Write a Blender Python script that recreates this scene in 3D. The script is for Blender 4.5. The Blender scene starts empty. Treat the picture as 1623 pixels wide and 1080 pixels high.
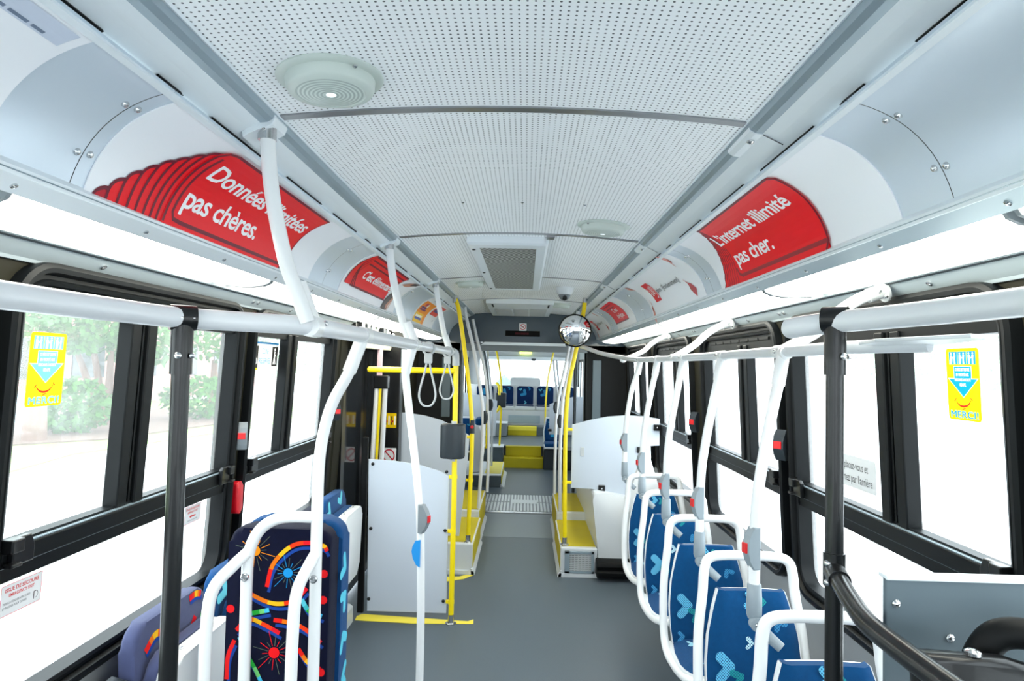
import bpy, bmesh, math, random
from mathutils import Vector, Matrix
random.seed(7)
PI = math.pi
SC = bpy.context.scene
COL = SC.collection

# ------------------------------------------------------------------ camera
cam = bpy.data.cameras.new('camera'); camo = bpy.data.objects.new('camera', cam); COL.objects.link(camo)
cam.sensor_width = 36.0; cam.lens = 36.0*1050/1623; cam.clip_start = .02; cam.clip_end = 300
Rm = Matrix(((0.9995311, -0.02199323, 0.02130443),
             (0.02045707, -0.03805966, -0.99906605),
             (0.02278353, 0.99903341, -0.0375919)))
camo.matrix_world = Matrix.Translation((.045, 0, 1.70)) @ Rm.to_4x4()
SC.camera = camo

# ------------------------------------------------------------------ world and exposure
SC.view_settings.view_transform = 'Standard'; SC.view_settings.look = 'None'
SC.view_settings.exposure = 1.34; SC.view_settings.gamma = 1.0
SC.view_settings.use_curve_mapping = False
SC.cycles.use_denoising = True
SC.cycles.max_bounces = 12; SC.cycles.diffuse_bounces = 7; SC.cycles.glossy_bounces = 4
SC.cycles.transparent_max_bounces = 16; SC.cycles.transmission_bounces = 6
SC.cycles.sample_clamp_indirect = 8.0
wd = bpy.data.worlds.new('sky'); SC.world = wd; wd.use_nodes = True
bg = wd.node_tree.nodes['Background']
bg.inputs['Color'].default_value = (.86, .945, 1.0, 1); bg.inputs['Strength'].default_value = 2.5
LIGHT_STRENGTH = 4.2

# ------------------------------------------------------------------ materials
def lin(c):
    return tuple(((v/255)/12.92 if v/255 <= .04045 else ((v/255+.055)/1.055)**2.4) for v in c)
def mat(name, rgb, rough=.5, metal=0.0, coat=0.0, sheen=0.0, bump=0.0, bscale=200.0, var=0.0, spec=.5, vscale=6.0):
    m = bpy.data.materials.new(name); m.use_nodes = True
    nt = m.node_tree; b = nt.nodes['Principled BSDF']
    b.inputs['Base Color'].default_value = (*lin(rgb), 1); b.inputs['Roughness'].default_value = rough
    b.inputs['Metallic'].default_value = metal; b.inputs['Coat Weight'].default_value = coat
    b.inputs['Sheen Weight'].default_value = sheen; b.inputs['Specular IOR Level'].default_value = spec
    tc = nt.nodes.new('ShaderNodeTexCoord')
    if bump:
        n = nt.nodes.new('ShaderNodeTexNoise'); n.inputs['Scale'].default_value = bscale; n.inputs['Detail'].default_value = 3
        nt.links.new(tc.outputs['Object'], n.inputs['Vector'])
        bp = nt.nodes.new('ShaderNodeBump'); bp.inputs['Strength'].default_value = bump; bp.inputs['Distance'].default_value = .002
        nt.links.new(n.outputs['Fac'], bp.inputs['Height']); nt.links.new(bp.outputs['Normal'], b.inputs['Normal'])
    if var:
        n2 = nt.nodes.new('ShaderNodeTexNoise'); n2.inputs['Scale'].default_value = vscale; n2.inputs['Detail'].default_value = 4
        nt.links.new(tc.outputs['Object'], n2.inputs['Vector'])
        mx = nt.nodes.new('ShaderNodeMix'); mx.data_type = 'RGBA'
        l = lin(rgb)
        mx.inputs['A'].default_value = (*[v*(1-var) for v in l], 1); mx.inputs['B'].default_value = (*[min(1, v*(1+var)) for v in l], 1)
        nt.links.new(n2.outputs['Fac'], mx.inputs['Factor']); nt.links.new(mx.outputs['Result'], b.inputs['Base Color'])
    return m
def dots_mat(name, base, hole, pitch, rad, hexa=False, rough=.45, metal=0.0, ox=0.0, ymul=1.0):
    """sheet punched with a regular grid of dark holes, in object x / y"""
    m = mat(name, base, rough, metal); nt = m.node_tree; b = nt.nodes['Principled BSDF']
    tc = nt.nodes.new('ShaderNodeTexCoord'); sp = nt.nodes.new('ShaderNodeSeparateXYZ')
    nt.links.new(tc.outputs['Object'], sp.inputs[0])
    def M(op, a, bb=None, c=None):
        n = nt.nodes.new('ShaderNodeMath'); n.operation = op
        for i, v in enumerate((a, bb, c)):
            if v is None: continue
            if isinstance(v, (int, float)): n.inputs[i].default_value = v
            else: nt.links.new(v, n.inputs[i])
        return n.outputs[0]
    px, py = (pitch, pitch*ymul)
    def cell(dx, dy):
        fx = M('SUBTRACT', M('FRACT', M('ADD', M('DIVIDE', sp.outputs[0], px), 100.0+ox+dx)), .5)
        fy = M('SUBTRACT', M('FRACT', M('ADD', M('DIVIDE', sp.outputs[1], py), 100.0+dy)), .5)
        return M('SQRT', M('ADD', M('MULTIPLY', fx, fx), M('MULTIPLY', fy, fy)))
    d = cell(0, 0)
    if hexa: d = M('MINIMUM', d, cell(.5, .5))
    f = M('LESS_THAN', d, rad/pitch)
    mx = nt.nodes.new('ShaderNodeMix'); mx.data_type = 'RGBA'
    mx.inputs['A'].default_value = (*lin(base), 1); mx.inputs['B'].default_value = (*lin(hole), 1)
    nt.links.new(f, mx.inputs['Factor']); nt.links.new(mx.outputs['Result'], b.inputs['Base Color'])
    return m
M = {}
M['ceil'] = dots_mat('perforated_sheet', (240, 243, 245), (70, 74, 80), .0140, .0023, rough=.38)
M['grille'] = dots_mat('vent_mesh', (196, 200, 196), (10, 10, 12), .0256, .0078, hexa=True, rough=.4, ymul=1.9)
M['alu'] = mat('painted_aluminium', (226, 233, 238), .33, .15)
M['alu_low'] = mat('aluminium_darkened_for_glare', (172, 184, 190), .4, .1)  # same painted aluminium, colour darkened to offset glare from the light boxes
M['alu2'] = mat('satin_aluminium', (150, 166, 176), .36, .45)
M['cove'] = mat('brushed_cove_sheet', (210, 221, 232), .34, .35, var=.03, vscale=3)
M['card'] = mat('poster_card', (240, 242, 247), .38)
M['strip'] = mat('steel_strip', (150, 152, 156), .3, .9)
M['steel'] = mat('bare_steel', (190, 192, 194), .22, 1.0)
M['bolt'] = mat('bright_bolt', (205, 207, 208), .2, 1.0)
M['tube'] = mat('white_powder_coat', (232, 234, 235), .28, 0, coat=.35)
M['rail'] = mat('pale_grey_rail', (216, 219, 223), .34, 0, coat=.2)
M['yellow'] = mat('yellow_powder_coat', (250, 222, 0), .35, 0, coat=.2)
M['tread'] = mat('yellow_tread', (196, 178, 0), .6, bump=.3, bscale=400, var=.1)
M['tape'] = mat('yellow_tape', (240, 222, 70), .5)
M['black'] = mat('black_coat', (12, 14, 16), .3, 0, coat=.15, spec=.35)
M['rubber'] = mat('black_rubber', (12, 14, 15), .5, spec=.14)
M['frame'] = mat('black_window_frame', (12, 15, 17), .42, spec=.16)
M['wall'] = mat('dark_olive_pillar', (36, 35, 27), .6, var=.06, spec=.1)
M['lower'] = mat('grey_wall_panel', (150, 152, 152), .55, bump=.1, var=.03)
M['floor'] = mat('speckled_floor', (84, 95, 104), .40, bump=.25, bscale=500, var=.2, vscale=160, spec=.4)
M['turnrib'] = mat('bright_rib', (214, 218, 220), .35, .4)
M['floorpale'] = mat('pale_floor', (118, 130, 138), .42, bump=.25, bscale=500, var=.2, vscale=160)
M['turn'] = mat('ribbed_plate', (118, 124, 130), .35, .5)
M['white'] = mat('white_moulding', (212, 217, 221), .4)
M['panel'] = mat('white_partition', (198, 207, 219), .3, coat=.2)
M['pwhite'] = mat('white_seat_shell', (228, 230, 231), .4, bump=.15, bscale=300)
M['greyp'] = mat('grey_plastic', (120, 128, 134), .4)
M['greyp2'] = mat('mid_grey_plastic', (136, 148, 156), .38)
M['darkglass'] = mat('dark_door_glass', (30, 34, 38), .08)
M['lgrey'] = mat('light_grey_plastic', (188, 192, 194), .42)
M['dgrey'] = mat('dark_grey_plastic', (44, 51, 57), .42, spec=.35)
M['display'] = mat('display_black', (3, 3, 4), .5, spec=.15)
M['header'] = mat('slate_grey_header', (50, 66, 78), .28, coat=.3)
M['slate'] = mat('slate_grey_panel', (86, 100, 108), .45, .1)
M['bellow'] = mat('dark_bellows', (24, 26, 28), .75, spec=.2)
M['red'] = mat('red_plastic', (205, 10, 30), .35)
M['blue'] = mat('blue_tag', (20, 140, 215), .5)
M['fabric'] = mat('blue_velour', (0, 63, 110), .9, sheen=.08, bump=.5, bscale=900, var=.16, vscale=60, spec=.15)
M['fabric_side'] = mat('blue_velour_side', (14, 66, 116), .9, sheen=.08, bump=.5, bscale=900, var=.14, vscale=60, spec=.15)
M['navy'] = mat('navy_velour', (5, 10, 38), .9, sheen=.06, bump=.5, bscale=900, var=.2, vscale=60, spec=.15)
M['rearfab'] = mat('deep_blue_velour', (3, 32, 70), .9, sheen=.08, bump=.5, bscale=900, var=.14, vscale=60, spec=.15)
M['cream'] = mat('cream_cover', (226, 222, 200), .45)
M['mirror'] = mat('mirror_glass', (240, 242, 244), .02, 1.0)
M['lampring'] = mat('speaker_plastic', (196, 206, 200), .4)
M['grass'] = mat('grass', (128, 160, 74), .8, var=.25, vscale=9)
M['pave'] = mat('pale_concrete', (205, 205, 203), .8, var=.05)
M['mulch'] = mat('bark_mulch', (104, 82, 70), .9, var=.3, vscale=12)
M['leaf'] = mat('leaf', (66, 108, 44), .7, var=.45, vscale=3, spec=.1)
M['leaf2'] = mat('pale_leaf', (104, 140, 92), .7, var=.35, vscale=3, spec=.1)
M['bark'] = mat('bark', (112, 84, 70), .8, var=.25)
M['brick'] = mat('red_brick', (176, 128, 122), .8, var=.12)
M['stone'] = mat('pale_stone', (198, 190, 184), .8, var=.1)
M['roofgreen'] = mat('green_roof', (70, 150, 130), .6)
M['bin'] = mat('pale_blue_bin', (186, 200, 212), .5)
M['asphalt'] = mat('asphalt', (190, 190, 190), .8, var=.06)

def print_mat(name='printed_ink', rough=.38):
    m = bpy.data.materials.new(name); m.use_nodes = True; nt = m.node_tree; b = nt.nodes['Principled BSDF']
    a = nt.nodes.new('ShaderNodeAttribute'); a.attribute_name = 'Col'
    nt.links.new(a.outputs['Color'], b.inputs['Base Color']); b.inputs['Roughness'].default_value = rough; b.inputs['Specular IOR Level'].default_value = .18
    return m
M['print'] = print_mat()
M['weave'] = print_mat('woven_motif', .85)
def heart_mat():
    m = dots_mat('dotted_heart_weave', (86, 176, 212), (4, 66, 120), .0105, .0024, hexa=True, rough=.85)
    nt = m.node_tree; mix = [n for n in nt.nodes if n.type == 'MIX'][0]
    a = nt.nodes.new('ShaderNodeAttribute'); a.attribute_name = 'Col'
    nt.links.new(a.outputs['Color'], mix.inputs['A'])
    # the seat backs stand upright: punch the dots in x / z
    sp = [n for n in nt.nodes if n.type == 'SEPXYZ'][0]
    for l in list(nt.links):
        if l.from_node == sp and l.from_socket == sp.outputs[1]:
            to = l.to_socket; nt.links.remove(l); nt.links.new(sp.outputs[2], to)
    return m
M['heart'] = heart_mat()
def glass_mat(name='window_glass', haze=.065, tint=(.97, .99, .99)):
    m = bpy.data.materials.new(name); m.use_nodes = True; nt = m.node_tree
    nt.nodes.remove(nt.nodes['Principled BSDF']); out = nt.nodes['Material Output']
    tr = nt.nodes.new('ShaderNodeBsdfTransparent'); tr.inputs['Color'].default_value = (*tint, 1)
    tl = nt.nodes.new('ShaderNodeBsdfTranslucent'); tl.inputs['Color'].default_value = (.95, .96, .97, 1)
    gl = nt.nodes.new('ShaderNodeBsdfGlossy'); gl.inputs['Roughness'].default_value = .02
    m1 = nt.nodes.new('ShaderNodeMixShader'); m1.inputs[0].default_value = haze
    m2 = nt.nodes.new('ShaderNodeMixShader'); m2.inputs[0].default_value = .04
    nt.links.new(tr.outputs[0], m1.inputs[1]); nt.links.new(tl.outputs[0], m1.inputs[2])
    nt.links.new(m1.outputs[0], m2.inputs[1]); nt.links.new(gl.outputs[0], m2.inputs[2])
    nt.links.new(m2.outputs[0], out.inputs['Surface'])
    return m
M['glass'] = glass_mat()
M['glass_dusty'] = glass_mat('dusty_window_glass', .22)
M['glass_hazy'] = glass_mat('hazy_window_glass', .12)
def emis(name, rgb, st):
    m = bpy.data.materials.new(name); m.use_nodes = True; b = m.node_tree.nodes['Principled BSDF']
    b.inputs['Base Color'].default_value = (.9, .9, .88, 1); b.inputs['Roughness'].default_value = .3
    b.inputs['Emission Color'].default_value = (*rgb, 1); b.inputs['Emission Strength'].default_value = st
    return m
M['lens'] = emis('lit_diffuser', (1.0, .985, .86), LIGHT_STRENGTH)
M['led'] = emis('lit_led', (.8, .92, 1.0), .3)
M['redled'] = mat('red_key', (214, 14, 22), .35)
M['green'] = emis('green_led', (.1, .9, .3), .5)
def speaker_mat():
    m = mat('ringed_lens', (186, 198, 192), .3); nt = m.node_tree; b = nt.nodes['Principled BSDF']
    tc = nt.nodes.new('ShaderNodeTexCoord'); w = nt.nodes.new('ShaderNodeTexWave'); w.wave_type = 'RINGS'; w.rings_direction = 'Z'
    w.inputs['Scale'].default_value = 38.0; nt.links.new(tc.outputs['Object'], w.inputs['Vector'])
    mx = nt.nodes.new('ShaderNodeMix'); mx.data_type = 'RGBA'
    mx.inputs['A'].default_value = (*lin((150, 164, 160)), 1); mx.inputs['B'].default_value = (*lin((206, 216, 210)), 1)
    nt.links.new(w.outputs['Fac'], mx.inputs['Factor']); nt.links.new(mx.outputs['Result'], b.inputs['Base Color'])
    return m
M['rings'] = speaker_mat()

# ------------------------------------------------------------------ object helpers
def obj(name, bm, m, parent=None, smooth=False, loc=None):
    """link a bmesh (world coordinates) as ONE mesh object; with a parent the mesh is moved into the parent's frame"""
    me = bpy.data.meshes.new(name)
    o = bpy.data.objects.new(name, me); COL.objects.link(o)
    if parent is not None:
        bmesh.ops.translate(bm, vec=-wloc(parent), verts=bm.verts)
        o.parent = parent
    elif loc is not None:
        bmesh.ops.translate(bm, vec=-Vector(loc), verts=bm.verts); o.location = loc
    bmesh.ops.recalc_face_normals(bm, faces=bm.faces)
    bm.to_mesh(me); bm.free()
    for mm in (m if isinstance(m, (list, tuple)) else [m]): me.materials.append(mm)
    if smooth:
        for p in me.polygons: p.use_smooth = True
        try: me.set_sharp_from_angle(angle=math.radians(smooth if smooth is not True else 38))
        except Exception: pass
    return o
def wloc(o):
    v = Vector((0, 0, 0))
    while o is not None: v += o.location; o = o.parent
    return v
def tag(o, label, cat, group=None):
    o['label'] = label; o['category'] = cat
    if group: o['group'] = group
    return o
def thing(name, label, cat, loc, group=None):
    o = bpy.data.objects.new(name, None); COL.objects.link(o); o.location = loc; o.empty_display_size = .05
    return tag(o, label, cat, group)
def struct(name, bm, m, parent=None, smooth=False):
    o = obj(name, bm, m, parent, smooth)
    if parent is None: o['kind'] = 'structure'
    return o
def structE(name, loc=(0, 0, 0)):
    o = bpy.data.objects.new(name, None); COL.objects.link(o); o.location = loc; o['kind'] = 'structure'; o.empty_display_size = .05
    return o
def relabel(o, s): o['label'] = s; return o

NB = bmesh.new
def add_box(bm, x0, x1, y0, y1, z0, z1, mi=0, bev=0.0):
    t = NB()
    r = bmesh.ops.create_cube(t, size=1)
    for v in t.verts:
        v.co = Vector(((x0+x1)/2+v.co.x*(x1-x0), (y0+y1)/2+v.co.y*(y1-y0), (z0+z1)/2+v.co.z*(z1-z0)))
    if bev: bmesh.ops.bevel(t, geom=list(t.edges), offset=bev, segments=2, affect='EDGES', profile=.5)
    return merge(bm, t, mi)
def merge(bm, t, mi=0, mx=None):
    vs = {}
    out = []
    for v in t.verts:
        co = mx @ v.co if mx is not None else v.co
        vs[v] = bm.verts.new(co)
    for f in t.faces:
        try:
            nf = bm.faces.new([vs[v] for v in f.verts]); nf.material_index = mi; nf.smooth = f.smooth; out.append(nf)
        except ValueError: pass
    t.free()
    return out
def smooth_path(pts, n=6):
    P = [Vector(p) for p in pts]
    if len(P) < 3 or n <= 1: return P
    out = []
    for i in range(len(P)-1):
        p0 = P[i-1] if i > 0 else P[i]*2-P[i+1]
        p1, p2 = P[i], P[i+1]
        p3 = P[i+2] if i+2 < len(P) else P[i+1]*2-P[i]
        # centripetal-ish: limit tangents by segment length
        L = (p2-p1).length
        t1 = (p2-p0).normalized()*L; t2 = (p3-p1).normalized()*L
        for k in range(n):
            u = k/n
            h00 = 2*u**3-3*u**2+1; h10 = u**3-2*u**2+u; h01 = -2*u**3+3*u**2; h11 = u**3-u**2
            out.append(p1*h00+t1*h10+p2*h01+t2*h11)
    out.append(P[-1])
    return out
def add_tube(bm, pts, r, seg=14, mi=0, sm=6, round_end=False, closed=False):
    P = smooth_path(pts, sm) if sm > 1 else [Vector(p) for p in pts]
    rr = r if isinstance(r, (list, tuple)) else None
    rings = []
    up = None
    for i, p in enumerate(P):
        a = P[i-1] if i > 0 else P[i]; b = P[i+1] if i < len(P)-1 else P[i]
        d = (b-a).normalized()
        if up is None:
            up = d.orthogonal().normalized()
        up = (up-d*up.dot(d)).normalized()
        s = d.cross(up)
        rad = r if rr is None else rr[0]+(rr[1]-rr[0])*i/(len(P)-1)
        rings.append([bm.verts.new(p+(up*math.cos(2*PI*k/seg)+s*math.sin(2*PI*k/seg))*rad) for k in range(seg)])
    fs = []
    for i in range(len(rings)-1):
        for k in range(seg):
            fs.append(bm.faces.new((rings[i][k], rings[i][(k+1) % seg], rings[i+1][(k+1) % seg], rings[i+1][k])))
    fs.append(bm.faces.new(list(reversed(rings[0])))); fs.append(bm.faces.new(rings[-1]))
    for f in fs: f.material_index = mi; f.smooth = True
    return fs
def add_lathe(bm, c, prof, axis='Z', seg=28, mi=0):
    """prof: list of (radius, height) along axis from c"""
    c = Vector(c)
    ax = Vector({'X': (1, 0, 0), 'Y': (0, 1, 0), 'Z': (0, 0, 1)}[axis]) if isinstance(axis, str) else Vector(axis).normalized()
    u = ax.orthogonal().normalized(); v = ax.cross(u)
    rings = []
    for (r, h) in prof:
        rings.append([bm.verts.new(c+ax*h+(u*math.cos(2*PI*k/seg)+v*math.sin(2*PI*k/seg))*max(r, 1e-5)) for k in range(seg)])
    for i in range(len(rings)-1):
        for k in range(seg):
            f = bm.faces.new((rings[i][k], rings[i][(k+1) % seg], rings[i+1][(k+1) % seg], rings[i+1][k])); f.material_index = mi; f.smooth = True
    f = bm.faces.new(rings[0]); f.material_index = mi
    f = bm.faces.new(rings[-1]); f.material_index = mi
def add_extrude(bm, prof, y0, y1, mi=0, closed=True, axis='Y'):
    """profile of (x,z) points swept along y"""
    A = [bm.verts.new((p[0], y0, p[1]) if axis == 'Y' else (y0, p[0], p[1])) for p in prof]
    B = [bm.verts.new((p[0], y1, p[1]) if axis == 'Y' else (y1, p[0], p[1])) for p in prof]
    n = len(prof)
    fs = []
    for i in range(n if closed else n-1):
        j = (i+1) % n
        fs.append(bm.faces.new((A[i], A[j], B[j], B[i])))
    if closed:
        fs.append(bm.faces.new(A)); fs.append(bm.faces.new(list(reversed(B))))
    for f in fs: f.material_index = mi
    return fs
def add_prism(bm, pts, axis, a0, a1, mi=0, bev=0.0):
    """polygon pts (u,v) extruded along axis: X -> (y,z), Y -> (x,z), Z -> (x,y)"""
    t = NB()
    def mk(p, a):
        return {'X': (a, p[0], p[1]), 'Y': (p[0], a, p[1]), 'Z': (p[0], p[1], a)}[axis]
    A = [t.verts.new(mk(p, a0)) for p in pts]; B = [t.verts.new(mk(p, a1)) for p in pts]
    n = len(pts)
    for i in range(n): t.faces.new((A[i], A[(i+1) % n], B[(i+1) % n], B[i]))
    f1 = t.faces.new(A); f2 = t.faces.new(list(reversed(B)))
    if bev:
        e = list({e for f in (f1, f2) for e in f.edges})
        bmesh.ops.bevel(t, geom=e, offset=bev, segments=3, affect='EDGES', profile=.5)
    bmesh.ops.recalc_face_normals(t, faces=t.faces)
    return merge(bm, t, mi)
def rrect(x0, x1, y0, y1, r, n=6):
    out = []
    for cx, cy, a in ((x1-r, y1-r, 0), (x0+r, y1-r, 90), (x0+r, y0+r, 180), (x1-r, y0+r, 270)):
        for k in range(n+1):
            t = math.radians(a+90*k/n); out.append((cx+r*math.cos(t), cy+r*math.sin(t)))
    return out
def circle(cx, cy, r, n=20): return [(cx+r*math.cos(2*PI*k/n), cy+r*math.sin(2*PI*k/n)) for k in range(n)]

# ------------------------------------------------------------------ printed graphics
_text_cache = {}
def text_mesh(s, shear=0.0, bold=0.0, space=1.0):
    key = (s, shear, bold, space)
    if key in _text_cache: return _text_cache[key]
    cu = bpy.data.curves.new('lettering', 'FONT'); cu.body = s; cu.size = 1.0; cu.shear = shear; cu.offset = bold
    cu.space_character = space; cu.resolution_u = 3
    o = bpy.data.objects.new('lettering', cu); COL.objects.link(o)
    dg = bpy.context.evaluated_depsgraph_get(); dg.update()
    me = o.evaluated_get(dg).to_mesh()
    vs = [(v.co.x, v.co.y) for v in me.vertices]; fs = [tuple(p.vertices) for p in me.polygons]
    o.evaluated_get(dg).to_mesh_clear()
    bpy.data.objects.remove(o); bpy.data.curves.remove(cu)
    _text_cache[key] = (vs, fs)
    return vs, fs
class Decal:
    def __init__(self): self.bm = NB(); self.col = self.bm.loops.layers.float_color.new('Col')
    def _face(self, vs, c):
        try: f = self.bm.faces.new(vs)
        except ValueError: return
        for l in f.loops: l[self.col] = (*lin(c), 1)
        return f
    def poly(self, pts, c, lift=0.0, mi=0):
        f = self._face([self.bm.verts.new((p[0], p[1], lift)) for p in pts], c)
        if f: f.material_index = mi
    def stroke(self, pts, w, c, lift=0.0, sm=1, taper=False, mi=0):
        P = [Vector((p[0], p[1], 0)) for p in pts]
        if sm > 1: P = smooth_path(P, sm)
        L, R = [], []
        for i, p in enumerate(P):
            a = P[i-1] if i > 0 else p; b = P[i+1] if i < len(P)-1 else p
            d = (b-a).normalized(); n = Vector((-d.y, d.x, 0))
            ww = w/2*(1 if not taper else max(.15, math.sin(PI*(i+.4)/(len(P)-.2))))
            L.append(self.bm.verts.new((p.x+n.x*ww, p.y+n.y*ww, lift))); R.append(self.bm.verts.new((p.x-n.x*ww, p.y-n.y*ww, lift)))
        for i in range(len(P)-1):
            cc = c[int(i*len(c)/(len(P)-1))] if isinstance(c, list) else c
            f = self._face((L[i], R[i], R[i+1], L[i+1]), cc)
            if f: f.material_index = mi
    def text(self, s, x, y, h, c, lift=0.0, width=None, shear=0.0, bold=0.0, align='l', ang=0.0, space=1.0):
        vs, fs = text_mesh(s, shear, bold, space)
        if not vs: return
        x0 = min(v[0] for v in vs); x1 = max(v[0] for v in vs)
        ky = h/.73                                     # h is the cap height
        kx = ky if width is None else width/(x1-x0)
        w = (x1-x0)*kx
        dx = {'l': 0, 'c': -w/2, 'r': -w}[align]
        ca, sa = math.cos(ang), math.sin(ang)
        bv = []
        for v in vs:
            a = dx+(v[0]-x0)*kx; b = v[1]*ky
            bv.append(self.bm.verts.new((x+a*ca-b*sa, y+a*sa+b*ca, lift)))
        for f in fs: self._face([bv[i] for i in f], c)
    def build(self, name, mapf, m, parent, cuts=None):
        bm = self.bm
        bmesh.ops.triangulate(bm, faces=bm.faces)
        if cuts:
            for c in cuts:
                bmesh.ops.bisect_plane(bm, geom=bm.verts[:]+bm.edges[:]+bm.faces[:], plane_co=(0, c, 0), plane_no=(0, 1, 0))
        for v in bm.verts: v.co = Vector(mapf(v.co.x, v.co.y, v.co.z))
        me = bpy.data.meshes.new(name); o = bpy.data.objects.new(name, me); COL.objects.link(o)
        if parent is not None:
            bmesh.ops.translate(bm, vec=-wloc(parent), verts=bm.verts); o.parent = parent
        bm.to_mesh(me); bm.free()
        for mm in (m if isinstance(m, (list, tuple)) else [m]): me.materials.append(mm)
        return o
#@@PART2
# ------------------------------------------------------------------ the shell of the bus
LO, TO, NN = Vector((.83, 2.02)), Vector((.64, 2.205)), Vector((.698, .717))
def cove(s, y, side, lift=0.0):
    p = LO+(TO-LO)*s+NN*(4*.04*s*(1-s)); t = (TO-LO)+NN*(.16*(1-2*s)); n = Vector((-t.y, t.x)).normalized()
    if n.dot(NN) > 0: n = -n
    p = p+n*lift
    return Vector((side*p.x, y, p.y))
def wp(u, v, w, s): return Vector((s*(1.2-.05*(v-1.2)-w), u, v))
def wbox(bm, s, u0, u1, v0, v1, w0, w1, mi=0, bev=0.0):
    t = NB(); add_box(t, u0, u1, v0, v1, w0, w1, bev=bev)
    for v in t.verts: v.co = wp(v.co.x, v.co.y, v.co.z, s)
    return merge(bm, t, mi)

# floor
bm = NB(); add_box(bm, -1.3, 1.3, -2.7, 7.66, -.06, 0); struct('floor', bm, M['floor'])
bm = NB(); add_box(bm, -1.24, 1.24, 8.74, 11.4, -.06, 0)
add_box(bm, -1.24, 1.24, 11.36, 13.1, -.06, .33); add_box(bm, -1.24, 1.24, 13.1, 14.5, -.06, .5); struct('floor', bm, M['floor'])
# articulation floor plate with fine ribs along the bus
bm = NB(); add_box(bm, -1.1, 1.1, 7.70, 8.74, -.06, .004)
for k in range(40):
    x = -.78+k*.04
    add_box(bm, x, x+.022, 7.78, 8.24, .004, .012, 1); add_box(bm, x, x+.022, 8.30, 8.72, .004, .012, 1)
add_box(bm, -.1, .22, 8.20, 8.40, .004, .013, 1)
struct('floor', bm, [M['turn'], M['turnrib']])
bm = NB(); add_box(bm, -1.15, 1.15, 6.62, 7.655, -.001, .0015); struct('floor', bm, M['floorpale'])
bm = NB(); add_box(bm, -.9, .9, 7.655, 7.70, -.03, .018, bev=.004); struct('trim_9', bm, M['steel'])

WR = [(.05, 1.42), (1.52, 2.84), (2.92, 4.20), (4.46, 5.72), (5.95, 7.20)]
WL = [(.05, 1.40), (1.50, 2.78), (2.87, 4.14)]
ZB, ZT = .785, 1.93
def wall(name, s, wins, holes, y0, y1):
    bm = NB()
    wbox(bm, s, y0, y1, 0, ZB+.04, -.06, 0, 1)
    wbox(bm, s, y0, y1, ZT-.04, 2.06, -.06, 0, 0)
    ed = [y0]
    for a, b in sorted(wins+holes): ed += [a+.035, b-.035]
    ed.append(y1)
    for i in range(0, len(ed), 2):
        wbox(bm, s, ed[i], ed[i+1], ZB+.04, ZT-.04, -.06, 0, 0)
    return struct(name, bm, [M['wall'], M['lower']])
wall('wall_right', 1, WR, [(-1.38, -.05), (-2.5, -1.5)], -2.7, 7.5)
# the left wall: three windows, a slit standing in for the lit door-edge gap, then the door opening
bm = NB(); s = -1
wbox(bm, s, -2.7, 4.5, 0, ZB+.04, -.06, 0, 1); wbox(bm, s, -2.7, 4.5, ZT-.04, 2.06, -.06, 0, 0)
for a, b in ((-2.7, -2.5), (-1.5, -1.38), (-.05, .085), (1.365, 1.535), (2.745, 2.905), (4.105, 4.30), (4.345, 4.5)): wbox(bm, s, a, b, ZB+.04, ZT-.04, -.06, 0, 0)
wbox(bm, s, 5.72, 7.5, 0, 2.06, -.06, 0, 0); wbox(bm, s, 4.5, 5.72, 2.0, 2.06, -.06, 0, 0)
struct('wall_left', bm, [M['wall'], M['lower']])

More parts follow.
